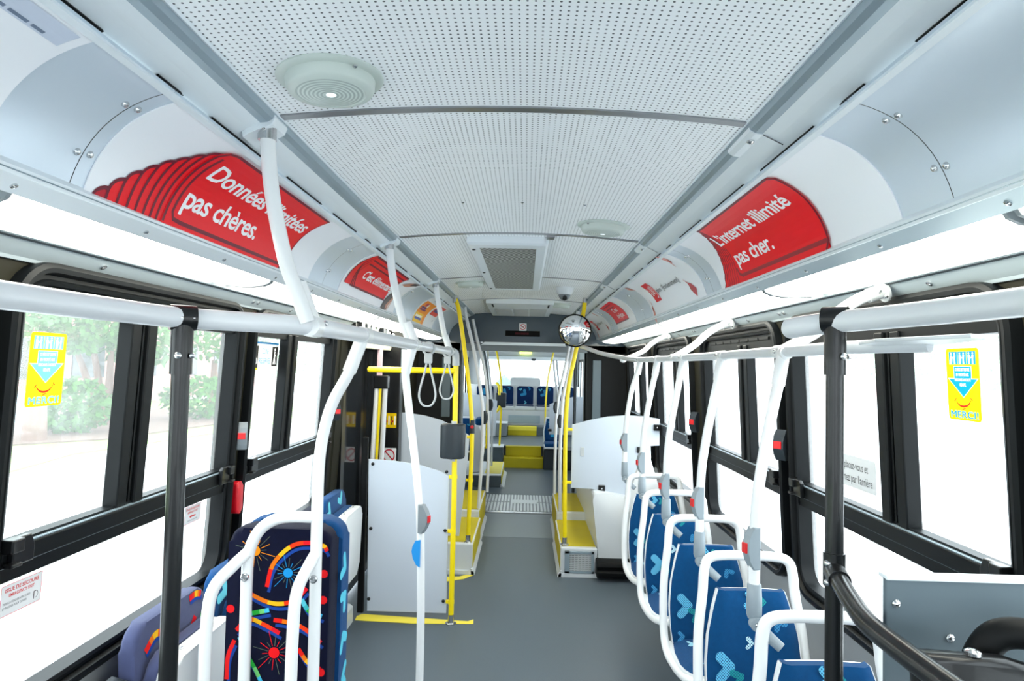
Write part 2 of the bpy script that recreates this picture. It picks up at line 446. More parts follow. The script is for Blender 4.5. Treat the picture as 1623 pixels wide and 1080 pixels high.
wn = 0
def window(s, Y0, Y1, gk='glass', yc=None):
    global wn
    wn += 1
    W = structE('window_%d' % wn, wp((Y0+Y1)/2, 1.2, 0, s))
    # rounded outer rubber frame as a loft of rings (inset, depth towards the cabin)
    bm = NB(); rings = []
    for ins, w in ((-.004, -.03), (0, .030), (.012, .036), (.024, .034), (.030, .014), (.040, .014), (.046, .022), (.056, .018), (.060, -.033)):
        pts = rrect(Y0+ins, Y1-ins, ZB+ins, ZT-ins, max(.13-ins, .02), 8)
        rings.append([bm.verts.new(wp(p[0], p[1], w, s)) for p in pts])
    for i in range(len(rings)-1):
        n = len(rings[i])
        for k in range(n): bm.faces.new((rings[i][k], rings[i][(k+1) % n], rings[i+1][(k+1) % n], rings[i+1][k]))
    # louvred head above the sliding panes
    wbox(bm, s, Y0+.05, Y1-.05, ZT-.125, ZT-.05, -.035, .004)
    n = 7; L = (Y1-Y0-.3)/n
    for k in range(n): wbox(bm, s, Y0+.15+k*L, Y0+.15+k*L+L*.9, ZT-.082, ZT-.07, .0, .010)
    obj('frame', bm, M['frame'], W, smooth=30)
    # transom with pale strips standing in for the bright reflection along it
    bm = NB(); wbox(bm, s, Y0+.05, Y1-.05, 1.150, 1.188, -.035, .012, 0, .003); wbox(bm, s, Y0+.05, Y1-.05, 1.190, 1.236, -.035, .024, 0, .004)
    wbox(bm, s, Y0+.05, Y1-.05, 1.2365, 1.246, -.03, .008, 0); wbox(bm, s, Y0+.06, Y1-.06, 1.2365, 1.2395, .008, .020, 1); wbox(bm, s, Y0+.06, Y1-.06, 1.1865, 1.190, .010, .0135, 1)
    obj('transom', bm, [M['frame'], M['alu2']], W)
    yc = yc or Y0+(Y1-Y0)*.45
    bm = NB()
    for a, b, w in ((-.066, -.016, .012), (-.018, .018, .004), (.016, .066, .016)): wbox(bm, s, yc+a, yc+b, 1.19, ZT-.10, -.035, w, 0, .004)
    wbox(bm, s, yc-.004, yc+.004, 1.24, ZT-.1, .003, .008, 0)
    obj('mullion', bm, M['frame'], W)
    g = M[gk]
    bm = NB(); wbox(bm, s, Y0+.055, yc-.05, 1.24, ZT-.12, -.040, -.0345); obj('sliding_pane', bm, g, W)
    bm = NB(); wbox(bm, s, yc+.05, Y1-.055, 1.24, ZT-.12, -.040, -.0345); obj('sliding_pane', bm, g, W)
    bm = NB(); wbox(bm, s, Y0+.055, Y1-.055, ZB+.05, 1.155, -.040, -.0345); obj('lower_pane', bm, g, W)
    for y, d in ((Y0+.10, -1), (Y1-.10, 1)):
        bm = NB(); t = NB(); add_prism(t, [(y-.035, 1.194), (y+.035, 1.194), (y+.035, 1.235), (y+.02, 1.262), (y-.02, 1.262), (y-.035, 1.25)], 'Z', .024, .040, bev=.004)
        for v in t.verts: v.co = wp(v.co.x, v.co.y, v.co.z, s)
        merge(bm, t); wbox(bm, s, y+d*.035-.02, y+d*.035+.02, 1.228, 1.262, .02, .052, 0, .004); wbox(bm, s, y+d*.04-.016, y+d*.04+.016, 1.196, 1.206, .03, .056, 0, .003)
        obj('latch', bm, M['black'], W)
    return W
for i, (a, b) in enumerate(WL): window(-1, a, b, ('glass', 'glass', 'glass_hazy')[i], (None, 2.068, 3.40)[i])
for i, (a, b) in enumerate(WR): window(1, a, b, 'glass_dusty' if i == 4 else 'glass_hazy', (None, 2.072, 3.44, 4.98, None)[i])
# glazed slit made up at the door pillar for light through the door-edge gap
W = structE('window_9', wp(4.32, 1.3, 0, -1)); bm = NB(); wbox(bm, -1, 4.30, 4.345, ZB+.04, ZT-.04, -.03, -.025); obj('pane', bm, M['glass'], W)
# lower wall mouldings along both sides
bm = NB(); add_extrude(bm, [(-1.215, .0), (-1.05, .0), (-1.05, .10), (-1.07, .115), (-1.215, .13)], -1.0, 4.38); struct('baseboard_left', bm, M['alu'])
bm = NB(); add_extrude(bm, [(1.215, .0), (1.10, .0), (1.10, .10), (1.12, .115), (1.215, .13)], -1.0, 5.4); struct('baseboard_right', bm, M['lower'])

# door: two dark leaves behind the partition
D = structE('door_1', (-1.2, 5.1, 0))
for a, b in ((4.50, 5.10), (5.11, 5.72)):
    bm = NB(); add_box(bm, -1.235, -1.195, a, b, .03, .45, bev=.006); add_box(bm, -1.235, -1.195, a, a+.08, .45, 2.0); add_box(bm, -1.235, -1.195, b-.08, b, .45, 2.0); add_box(bm, -1.235, -1.195, a+.08, b-.08, 1.88, 2.0)
    lf = obj('door_leaf', bm, M['black'], D)
    bm = NB(); add_box(bm, -1.222, -1.215, a+.08, b-.08, .45, 1.88); obj('door_glass', bm, M['darkglass'] if 'darkglass' in M else M['rubber'], lf)

# ceiling of punched sheet, gently crowned
CE = .545
def cz(x): return 2.274+.028*(1-(x/CE)**2)
bm = NB(); N_ = 16; A = []; 
for y in (-2.7, 7.46): A.append([bm.verts.new((-CE+2*CE*k/N_, y, cz(-CE+2*CE*k/N_))) for k in range(N_+1)])
for k in range(N_): bm.faces.new((A[0][k], A[0][k+1], A[1][k+1], A[1][k]))
ceil = struct('ceiling', bm, M['ceil'], smooth=True)
for y in (-1.39, .07, 1.53, 2.99, 4.45, 5.91):
    bm = NB(); pr = [(-CE+2*CE*k/N_, cz(-CE+2*CE*k/N_)-.004) for k in range(N_+1)]; pr += [(x, z+.01) for x, z in reversed(pr)]
    add_extrude(bm, pr, y-.014, y+.014); obj('joint_strip', bm, M['strip'], ceil)
for x in (-.2, .02, .25):
    bm = NB(); add_lathe(bm, (x, 2.42, cz(x)+.001), [(.006, 0), (.006, -.003), (.003, -.005)], seg=10); obj('ceiling_screw', bm, M['bolt'], ceil, smooth=True)
bm = NB(); add_box(bm, .13, .165, 3.005, 3.07, cz(.15)-.012, cz(.15)-.002); obj('joint_strip', bm, M['strip'], ceil)

bm = NB(); add_extrude(bm, [(-1.16, 2.03), (-1.24, 2.0), (-1.13, 2.2), (-.75, 2.4), (.75, 2.4), (1.13, 2.2), (1.24, 2.0), (1.16, 2.03)], -2.8, 7.5, closed=False); struct('roof', bm, M['white'])

def side_trims(s, nm):
    # ceiling edge moulding with its air slots
    bm = NB()
    add_extrude(bm, [(s*.540, 2.277), (s*.5425, 2.268), (s*.549, 2.270), (s*.5465, 2.28)], -2.7, 7.46, 0)
    add_extrude(bm, [(s*.548, 2.270), (s*.553, 2.258), (s*.565, 2.251), (s*.582, 2.249)], -2.7, 7.46, 1, closed=False)  # darker metal colours in the shade from the band's upright facing
    add_extrude(bm, [(s*.582, 2.249), (s*.610, 2.236), (s*.641, 2.219), (s*.641, 2.24), (s*.6, 2.26)], -2.7, 7.46, 0)
    add_extrude(bm, [(s*.638, 2.211), (s*.645, 2.210), (s*.652, 2.203), (s*.648, 2.195), (s*.635, 2.199)], -2.7, 7.46, 0)
    add_extrude(bm, [(s*.642, 2.222), (s*.660, 2.21)], -2.7, 7.46, 0, closed=False)
    # dashes left open between moulding and cove read black
    for c in (-.36, 1.22, 2.80, 4.36, 5.92):
        for a, b in ((-.04, .04), (.17, .48), (.62, .93), (1.07, 1.38)):
            if c+b < 7.4: add_extrude(bm, [(s*.636, 2.2155), (s*.6475, 2.2105), (s*.650, 2.2135), (s*.639, 2.2195)], c+a, c+b, 2)
    t1 = struct('trim_%d' % nm, bm, [M['alu'], M['alu2'], M['rubber']])
    # cove sheets with seams and paired rivets
    ys = [-2.7, -.34, 1.228, 2.79, 4.36, 5.92, 7.46]
    cv = structE('trim_%d' % (nm+1), (s*.75, 3.1, 2.12))
    for a, b in zip(ys[:-1], ys[1:]):
        bm = NB(); rows = []
        for k in range(15):
            q = k/14*1.06-.03
            rows.append([bm.verts.new(cove(q, a+.0012, s)), bm.verts.new(cove(q, b-.0012, s))])
        for k in range(14): bm.faces.new((rows[k][0], rows[k+1][0], rows[k+1][1], rows[k][1]))
        obj('cove_sheet', bm, M['cove'], cv, smooth=True)
    for y in ys[2:-1]:
        bm = NB(); rows = []
        for k in range(15):
            q = k/14*1.06-.03
            rows.append([bm.verts.new(cove(q, y-.03, s, -.004)), bm.verts.new(cove(q, y+.03, s, -.004))])
        for k in range(14): bm.faces.new((rows[k][0], rows[k+1][0], rows[k+1][1], rows[k][1]))
        obj('seam_backing', bm, M['dgrey'], cv)
        for q in (.24, .72):
            for d in (-.016, .016):
                c = cove(q+d*.6, y+d, s); n = (cove(q, y, s, .01)-cove(q, y, s)).normalized()
                bm = NB(); add_lathe(bm, c, [(.0075, -.001), (.0075, .002), (.005, .0055), (.001, .0065)], axis=n, seg=12); obj('rivet', bm, M['bolt'], cv, smooth=True)
    # light rail below the cove
    bm = NB()
    add_extrude(bm, [(s*.828, 2.028), (s*.820, 2.017), (s*.826, 2.004), (s*.84, 2.004), (s*.84, 2.028)], -2.7, 7.3, 0)
    add_extrude(bm, [(s*.8215, 2.0118), (s*.8195, 2.0105), (s*.8215, 2.0092)], -2.7, 7.3, 1)
    add_extrude(bm, [(s*.829, 2.004), (s*.866, 1.982), (s*.866, 2.02), (s*.83, 2.02)], -2.7, 7.3, 1 if s > 0 else 0)
    lr = struct('trim_%d' % (nm+2), bm, [M['alu'], M['alu2']])
    for y in [1.12+.40*k for k in range(-1, 12)]:
        bm = NB(); add_lathe(bm, (s*.849, y, 1.992), [(.0065, -.001), (.0065, .002), (.003, .0045)], axis=(-s*.51, 0, -.86), seg=10); obj('screw', bm, M['bolt'], lr, smooth=True)
    # lower moulding between the light boxes and the windows
    y1 = 7.3 if s > 0 else 4.40
    bm = NB()
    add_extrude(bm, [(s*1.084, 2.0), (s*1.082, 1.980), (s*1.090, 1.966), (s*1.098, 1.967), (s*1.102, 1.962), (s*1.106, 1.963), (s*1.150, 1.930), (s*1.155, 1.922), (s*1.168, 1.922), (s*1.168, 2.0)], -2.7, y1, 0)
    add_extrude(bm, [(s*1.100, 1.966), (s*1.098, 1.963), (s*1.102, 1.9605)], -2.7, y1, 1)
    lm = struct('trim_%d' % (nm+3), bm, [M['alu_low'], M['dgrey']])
    for c in (1.40, 2.86, 4.32, 5.78):
        for d in (-.05, 0, .40):
            if c+d > y1-.1 or (s < 0 and c+d > 4.2): continue
            bm = NB(); add_lathe(bm, (s*1.128, c+d, 1.9465), [(.009, -.002), (.009, .003), (.0045, .0035), (.0045, .001), (.001, .001)], axis=(-s*.6, 0, -.8), seg=10); obj('screw', bm, M['steel'], lm, smooth=True)
side_trims(-1, 1); side_trims(1, 5)

# front end with its windscreen opening, behind the camera
bm = NB(); add_box(bm, -1.28, 1.28, -2.8, -2.7, 0, .85); add_box(bm, -1.28, 1.28, -2.8, -2.7, 2.0, 2.4); add_box(bm, -1.28, -1.1, -2.8, -2.7, .85, 2.0); add_box(bm, 1.1, 1.28, -2.8, -2.7, .85, 2.0)
struct('wall_front', bm, M['lower'])
# front arch of the articulation: slate header with dark posts
bm = NB(); add_prism(bm, [(-1.2, 2.3), (-1.2, 1.94), (-.6, 1.94), (-.55, 1.955), (.59, 1.955), (.64, 1.94), (1.2, 1.94), (1.2, 2.3)], 'Y', 7.46, 7.62, 0)
add_prism(bm, [(-.42, 1.957), (.46, 1.957), (.50, 1.925), (-.46, 1.925)], 'Y', 7.42, 7.47, 1)
add_box(bm, -1.2, 1.2, 7.5, 7.62, 1.86, 1.94, 2)
struct('wall_header', bm, [M['header'], M['alu'], M['greyp']])
bm = NB()
add_box(bm, -1.3, -.70, 7.5, 7.62, 0, 1.95, 0); add_box(bm, .74, 1.3, 7.5, 7.62, 0, 1.95, 0)
add_box(bm, .80, .90, 7.485, 7.5, 1.10, 1.78, 1, .01)
add_box(bm, -.90, -.80, 7.485, 7.5, 1.10, 1.78, 1, .01)
struct('wall_arch', bm, [M['bellow'], M['slate']])
# pleated bellows on both sides and overhead
bm = NB()
for s in (-1, 1):
    pr = []
    for k in range(13):
        pr.append((s*(.82+(.10 if k % 2 else 0)), 7.62+k*(1.14/12)))
    pr += [(s*1.3, 8.76), (s*1.3, 7.62)]
    add_prism(bm, pr, 'Z', .02, 2.1, 0)
pr = []
for k in range(13): pr.append((7.62+k*.095, 1.98+(.08 if k % 2 else 0)))
pr += [(8.76, 2.3), (7.62, 2.3)]
add_extrude(bm, pr, -1.2, 1.2, 0, axis='X')
struct('wall_bellows', bm, M['bellow'])
# rear arch
bm = NB(); add_box(bm, -1.3, -.78, 8.76, 8.86, 0, 2.2, 0); add_box(bm, .82, 1.3, 8.76, 8.86, 0, 2.2, 0); add_box(bm, -1.2, 1.2, 8.76, 8.86, 2.0, 2.3, 0)
struct('wall_arch', bm, M['lgrey'])
# rear car: side walls with glazing, roof, rear wall
for s, nm in ((-1, 'wall_rear_left'), (1, 'wall_rear_right')):
    bm = NB(); add_box(bm, min(s*1.2, s*1.26), max(s*1.2, s*1.26), 8.86, 14.6, 0, 1.0); add_box(bm, min(s*1.2, s*1.26), max(s*1.2, s*1.26), 8.86, 14.6, 1.85, 2.35)
    for y in (8.86, 10.2, 11.6, 13.0, 14.3): add_box(bm, min(s*1.19, s*1.26), max(s*1.19, s*1.26), y, y+.16, 1.0, 1.85)
    struct(nm, bm, M['lgrey'])
    W = structE('window_%d' % (10 if s < 0 else 11), (s*1.22, 11.6, 1.4)); bm = NB(); add_box(bm, min(s*1.225, s*1.23), max(s*1.225, s*1.23), 9.0, 14.3, 1.0, 1.85); obj('pane', bm, M['glass_dusty'], W)
    bm = NB()
    for y in (9.05, 10.36, 11.76, 13.16):
        for a, b, c, d in ((y, y+1.12, 1.0, 1.05), (y, y+1.12, 1.80, 1.85), (y, y+.05, 1.0, 1.85), (y+1.07, y+1.12, 1.0, 1.85), (y+.5, y+.58, 1.0, 1.85)): add_box(bm, min(s*1.18, s*1.2), max(s*1.18, s*1.2), a, b, c, d)
    obj('frame', bm, M['frame'], W)
bm = NB(); add_box(bm, -1.25, 1.25, 8.86, 14.6, 2.2, 2.35); struct('ceiling', bm, M['lgrey'])
bm = NB(); add_box(bm, -1.25, 1.25, 14.45, 14.6, .3, 1.22); add_box(bm, -1.25, 1.25, 14.45, 14.6, 1.82, 2.25); add_box(bm, -1.25, -.95, 14.45, 14.6, 1.22, 1.82); add_box(bm, .98, 1.25, 14.45, 14.6, 1.22, 1.82)
add_box(bm, -.9, .95, 14.40, 14.45, 1.82, 1.90, 1, .01)
struct('wall_rear', bm, [M['lgrey'], M['alu']])
W = structE('window_12', (0, 14.5, 1.5)); bm = NB(); add_box(bm, -.95, .98, 14.52, 14.525, 1.22, 1.82); obj('pane', bm, M['glass'], W)
# two yellow-nosed steps up to the rear deck
bm = NB()
add_box(bm, -.29, .37, 11.05, 11.36, 0, .165, 0, .006); add_box(bm, -.26, .34, 11.29, 11.40, .165, .333, 0, .006)
add_box(bm, -.27, .29, 13.05, 13.12, .33, .43, 0, .004); add_box(bm, -.27, .29, 13.05, 13.3, .43, .502, 1, .004)
struct('floor_step', bm, [M['tread'], M['tape']])
#@@PART3
# ------------------------------------------------------------------ light boxes
def light_box(s, a, b, label):
    t = thing('ceiling_light', label, 'ceiling light', (s*.975, (a+b)/2, 1.99), 'light boxes above the windows')
    base = [(.868, 2.000), (.868, 1.988), (.876, 1.976), (.90, 1.966), (.94, 1.961), (.99, 1.960), (1.04, 1.964), (1.068, 1.972), (1.080, 1.984), (1.080, 2.000)]
    cx, czz = .974, 2.0
    bm = NB(); rings = []
    L = b-a
    for y, k in ((a+.003, .80), (a+.006, .90), (a+.014, .965), (a+.03, 1.0), (b-.03, 1.0), (b-.014, .965), (b-.006, .90), (b-.003, .80)):
        rings.append([bm.verts.new((s*(cx+(x-cx)*(1-(1-k)*.5)), y, czz+(z-czz)*k)) for x, z in base])
    for i in range(len(rings)-1):
        for k in range(len(base)-1): bm.faces.new((rings[i][k], rings[i][k+1], rings[i+1][k+1], rings[i+1][k]))
    bm.faces.new(rings[0]); bm.faces.new(rings[-1])
    obj('diffuser', bm, M['lens'], t, smooth=45)
    for y in (a-.006, b-.004):  # caps' grey stands in for the shading at the rounded seams
        bm = NB(); add_prism(bm, [(s*x, z) for x, z in [(.868, 2.004), (.868, 1.986), (.876, 1.974), (.90, 1.964), (.94, 1.959), (.974, 1.958), (1.04, 1.962), (1.068, 1.970), (1.080, 1.982), (1.08, 2.004)]], 'Y', y, y+.010); obj('end_cap', bm, M['greyp'], t)
light_box(-1, -.30, 1.10, 'light box above the left MERCI window, cut off by the photo edge')
light_box(-1, 1.14, 2.34, 'lit light box under the red Données illimitées poster')
light_box(-1, 2.36, 4.08, 'lit light box behind the first white pole, under the red C\'est élémentaire poster')
light_box(-1, 4.10, 5.74, 'lit light box above the dark door, under the orange poster')
light_box(-1, 5.76, 7.20, 'small far light box at the end of the door side row')
light_box(1, -.30, 1.13, 'light box at the right edge of the photo, cut off by the frame')
light_box(1, 1.16, 2.32, 'big lit light box under the red L\'internet illimité poster')
light_box(1, 2.34, 4.16, 'lit light box under the white poster with the pointing hands')
light_box(1, 4.18, 5.80, 'lit light box under the small red C\'est logique poster')
light_box(1, 5.82, 7.20, 'short far light box just beside the round mirror')

# ------------------------------------------------------------------ posters in the coves
RED, DRED, WHITE_ = (238, 0, 24), (112, 14, 40), (246, 247, 250)
SARC = .28          # arc height of a cove card in metres
CUTS = [k*.02 for k in range(1, 14)]
def lmap(y0): return lambda a, b, l: cove(b/SARC, y0+a, -1, .0042+l)
def rmap(y1): return lambda a, b, l: cove(b/SARC, y1-a, 1, .0042+l)
def card(name, label, s, a, b, group=None, c=(240, 242, 247)):
    mid = cove(.5, (a+b)/2, s)
    t = thing(name, label, 'poster', mid, group)
    bm = NB(); n = 16; R = []
    for k in range(n+1):
        q = .0+k/n
        R.append([bm.verts.new(cove(q, y, s, l)) for y, l in ((a, .003), (b, .003), (b, .0005), (a, .0005))])
    for k in range(n):
        for j in range(4): bm.faces.new((R[k][j], R[k][(j+1) % 4], R[k+1][(j+1) % 4], R[k+1][j]))
    bm.faces.new(R[0]); bm.faces.new(R[-1])
    m = M['card'] if c == (240, 242, 247) else mat('poster_paper', c, .4)
    obj('card', bm, m, t, smooth=60)
    return t
def S(f): return f*SARC
# 1: Données illimitées
t = card('poster', 'curved white poster with a red card reading Données illimitées pas chères', -1, 1.266, 2.60)
y0 = 1.266; d = Decal()
def scal(x, top): return x-y0
main = [(1.53, .0), (1.53, .83), (1.548, .90), (1.575, .925), (2.318, .925), (2.318, .10), (2.272, .0)]
layers = [(1.289, .02, .05), (1.32, .05, .14), (1.356, .15, .24), (1.394, .26, .35), (1.427, .38, .46), (1.457, .48, .56), (1.487, .59, .66), (1.511, .71, .75)]
# the receding stack of cards, drawn from the back to the front
stack = [1.289, 1.330, 1.366, 1.400, 1.430, 1.460, 1.487, 1.511]
hts = [.09, .20, .31, .42, .53, .63, .74, .84]
for i, (x, h) in enumerate(zip(stack, hts)):
    nx = 1.62
    r = .05
    cr = [(x+.040*(1-math.cos(q*PI/10))-y0, S(h-.12+.12*math.sin(q*PI/10))) for q in range(6)]
    pts = [(x-y0, 0)]+cr+[(x+.075-y0, S(h+.02)), (nx-y0, S(min(h+.10, .92))), (nx-y0, 0)]
    d.poly(pts, RED if i else (190, 14, 38), .0004*i)
    d.stroke(pts[:8], .0085, DRED, .0004*i+.0002)
pts = [(x-y0, S(q)) for x, q in main]
d.poly(pts, RED, .004)
d.stroke([(1.537-y0, 0.02*SARC), (1.537-y0, S(.80)), (1.552-y0, S(.89)), (1.58-y0, S(.918)), (2.312-y0, S(.918)), (2.312-y0, S(.10)), (2.268-y0, 0)], .009, DRED, .0043)
d.stroke([(1.562-y0, S(.80)), (1.562-y0, S(.12)), (1.575-y0, S(.065)), (1.61-y0, S(.055)), (2.27-y0, S(.055)), (2.30-y0, S(.09))], .010, DRED, .0043)
d.text('Données illimitées', 1.592-y0, S(.545), S(.215), WHITE_, .0046, width=.685, shear=.0, bold=.018, space=.93)
d.text('pas chères.', 1.585-y0, S(.195), S(.225), WHITE_, .0046, width=.43, shear=.0, bold=.018, space=.93)
d.build('artwork', lmap(y0), M['print'], t, CUTS)
# 2: C'est élémentaire
t = card('poster', 'curved white poster with a red card reading C\'est élémentaire', -1, 3.014, 4.28)
y0 = 3.014; d = Decal()
for i, (o, q) in enumerate(((0, .955), (.035, .93), (.06, .83), (.09, .72))):
    x0 = 3.05+o-y0; pts = [(x0+.08*(i > 0), S(.19)), (x0, S(q-.25)), (x0+.01, S(q)), (3.90-y0, S(q)), (3.90-y0, S(.19))]
    d.poly(pts, RED, .0005*i)
    d.stroke([pts[0], pts[1], pts[2], pts[3]], .010, DRED, .0005*i+.0002)
d.stroke([(3.14-y0, S(.19)), (3.90-y0, S(.19)), (3.90-y0, S(.93))], .010, DRED, .0026)
d.text('C\'est élémentaire', 3.245-y0, S(.40), S(.20), WHITE_, .0028, width=.66, bold=.018, space=.93)
d.poly([(3.90-y0, 0), (3.93-y0, S(.25)), (3.99-y0, S(.44)), (4.06-y0, S(.5)), (4.10-y0, S(.44)), (4.06-y0, S(.2)), (4.04-y0, 0)], (96, 86, 88), .003)
d.stroke([(4.0-y0, S(.06)), (4.06-y0, S(.22)), (4.12-y0, S(.46))], .035, (206, 150, 130), .0033, sm=4)
d.stroke([(4.05-y0, S(.02)), (4.09-y0, S(.16)), (4.10-y0, S(.34))], .022, (226, 200, 190), .0036, sm=4)
d.stroke([(3.98-y0, S(.74)), (4.06-y0, S(.80)), (4.15-y0, S(.90)), (4.20-y0, S(.95))], .05, (196, 140, 118), .003, sm=4, taper=True)
d.stroke([(4.10-y0, S(.88)), (4.20-y0, S(.96))], .06, (70, 58, 58), .0034, taper=True, sm=3)
d.build('artwork', lmap(y0), M['print'], t, CUTS)
# 3: orange poster
t = card('poster', 'small orange and yellow poster on the cove above the door', -1, 4.98, 6.05, c=(236, 238, 240))
y0 = 4.98; d = Decal()
d.poly([(.03, 0), (.03, S(.75)), (.52, S(.75)), (.52, 0)], (250, 150, 20), 0)
d.poly([(.03, 0), (.03, S(.30)), (.40, S(.30)), (.40, 0)], (252, 200, 30), .0004)
d.poly([(.60, S(.40)), (.60, S(.85)), (.98, S(.85)), (.98, S(.40))], (232, 70, 50), .0004)
for k, (a, b, q, c) in enumerate(((.08, .34, .42, (120, 60, 110)), (.08, .30, .50, (90, 60, 130)), (.07, .36, .20, (250, 246, 230)), (.07, .36, .13, (70, 90, 170)), (.14, .24, .62, (190, 40, 80)), (.24, .30, .60, (240, 240, 220)), (.64, .9, .6, (60, 60, 130)))):
    d.stroke([(a, S(q)), (b, S(q))], .018 if k < 4 else .035, c, .0008)
d.stroke([(.2, S(.86)), (.34, S(.92)), (.5, S(.90))], .014, (80, 90, 180), .0008)
d.build('artwork', lmap(y0), M['print'], t, CUTS)
# 0: near poster with small print
t = card('poster', 'white poster with pale strip of small print, upper left corner', -1, -.35, 1.02)
y0 = 0; d = Decal()
d.poly([(.0, S(.79)), (.0, S(.93)), (1.0, S(.93)), (1.0, S(.79))], (200, 208, 224), 0)
r = random.Random(3); x = .05
while x < .96:
    w = r.uniform(.012, .04); d.stroke([(x, S(.815)), (x+w, S(.815))], .006, (110, 124, 146), .0004); x += w+.007
for a, b, q in ((.3, .62, .90), (.66, .74, .90), (.40, .70, .63), (.72, .80, .63)): d.stroke([(a, S(q)), (b, S(q))], .011, (96, 108, 132), .0004)
d.build('artwork', lmap(y0), M['print'], t, CUTS)
# right side 1: L'internet illimité
t = card('poster', 'curved white poster with a red card reading L\'internet illimité pas cher', 1, 1.392, 2.662)
y1 = 2.662; d = Decal()
n = 7
for i in range(n):
    x0 = .040+i*.026; top = .955-.0*i
    pts = [(x0+.010*(i % 2), 0)]
    for k in range(1, 9): pts.append((x0+(.012 if k % 2 else 0), S(top*k/8)))
    pts += [(.55, S(top)), (.55, 0)]
    if i == 0: d.poly([(.046, 0), (.28, S(.955)), (.95, S(.955)), (.95, 0)], (150, 10, 34), .0)
    px = [(.048+i*.028+(.232-i*.028*.75)*q+(.007 if int(q*16) % 2 else 0), S(.955*q)) for q in [k/16 for k in range(17)]]
    d.poly(px+[(.95, S(.955)), (.95, 0)], RED, .0004*(i+1))
    d.stroke(px, .006 if i else .010, (150, 14, 38), .0004*(i+1)+.0002)
d.poly([(.26, 0), (.26, S(.12)), (.30, S(.955)), (.965, S(.955)), (.985, S(.90)), (.975, S(.5)), (.960, S(.07)), (.935, 0)], RED, .0036)
d.stroke([(.285, S(.955)), (.955, S(.955)), (.98, S(.90)), (.968, S(.5)), (.955, S(.08)), (.93, 0)], .008, DRED, .004)
d.stroke([(.255, S(.20)), (.258, S(.115)), (.285, S(.085)), (.95, S(.085))], .012, (150, 40, 50), .004)
d.text('L\'internet illimité', 2.662-2.40, S(.575), S(.20), WHITE_, .0044, width=.64, bold=.018, space=.93)
d.text('pas cher.', 2.662-2.375, S(.225), S(.215), WHITE_, .0044, width=.345, bold=.018, space=.93)
d.build('artwork', rmap(y1), M['print'], t, CUTS)
# right side 2 and 4: pointing hands
def hand(d, x, y, ang, k, c=(206, 120, 106)):
    ca, sa = math.cos(ang), math.sin(ang)
    T = lambda p: (x+(p[0]*ca-p[1]*sa)*k, y+(p[0]*sa+p[1]*ca)*k)
    d.poly([T(p) for p in [(0, 0), (.10, .012), (.2, .05), (.34, .06), (.34, -.05), (.22, -.075), (.14, -.07), (.13, -.035), (.10, -.015)]], c, .0004)
    for q in ((.12, -.03), (.13, -.05), (.145, -.068)): d.stroke([T((q[0]+.07, q[1]+.01)), T(q)], .018*k, (176, 92, 84), .0008)
    d.stroke([T((0, 0)), T((.12, .012))], .014*k, (222, 146, 130), .0008, taper=True)
def hands_poster(a, b, label):
    t = card('poster', label, 1, a, b, 'posters with pointing hands')
    k = (b-a)/1.19; y1 = b; d = Decal()
    hand(d, .96*k, S(.41), math.radians(-38), .40*k, (190, 70, 76)); hand(d, 1.05*k, S(.68), math.radians(62), .34*k, (224, 150, 140)); hand(d, .03*k, S(.74), math.radians(152), .30*k, (216, 140, 124))
    hand(d, .08*k, S(.36), math.radians(-104), .40*k, (226, 150, 136))
    x = .22*k; w = .15*k
    d.poly([(x, S(.25)), (x, S(.76)), (x+w, S(.76)), (x+w, S(.25))], (226, 12, 34), .0004)
    d.stroke([(x+.02*k, S(.62)), (x+.05*k, S(.40)), (x+.075*k, S(.64)), (x+.09*k, S(.42)), (x+.115*k, S(.66)), (x+.13*k, S(.36)), (x+.10*k, S(.33))], .009*k, WHITE_, .0008, sm=4)
    d.text('plus', x+w+.02*k, S(.42), S(.12), (70, 74, 80), .0008, width=.10*k)
    d.text('[Évidemment]', x+w+.17*k, S(.42), S(.12), (70, 74, 80), .0008, width=.36*k)
    d.build('artwork', rmap(y1), M['print'], t, CUTS)
hands_poster(2.888, 4.08, 'curved white poster with pointing hands and a small red block beside the word Évidemment')
# right side 3
t = card('poster', 'small curved white poster with a red card reading C\'est logique', 1, 4.69, 5.62)
y1 = 5.62; d = Decal()
d.poly([(.0, S(.19)), (.0, S(.93)), (.655, S(.93)), (.675, S(.19))], RED, 0)
for q in (.84, .72): d.stroke([(.02, S(q)), (.5, S(q))], .008, DRED, .0004)
d.stroke([(.0, S(.19)), (.675, S(.19)), (.655, S(.93))], .01, DRED, .0004)
d.text('C\'est', .26, S(.53), S(.16), WHITE_, .0008, width=.22, bold=.018); d.text('logique.', .26, S(.31), S(.16), WHITE_, .0008, width=.32, bold=.018)
d.build('artwork', rmap(y1), M['print'], t, CUTS)
hands_poster(6.05, 7.15, 'far white poster with hands, half hidden by the round mirror')

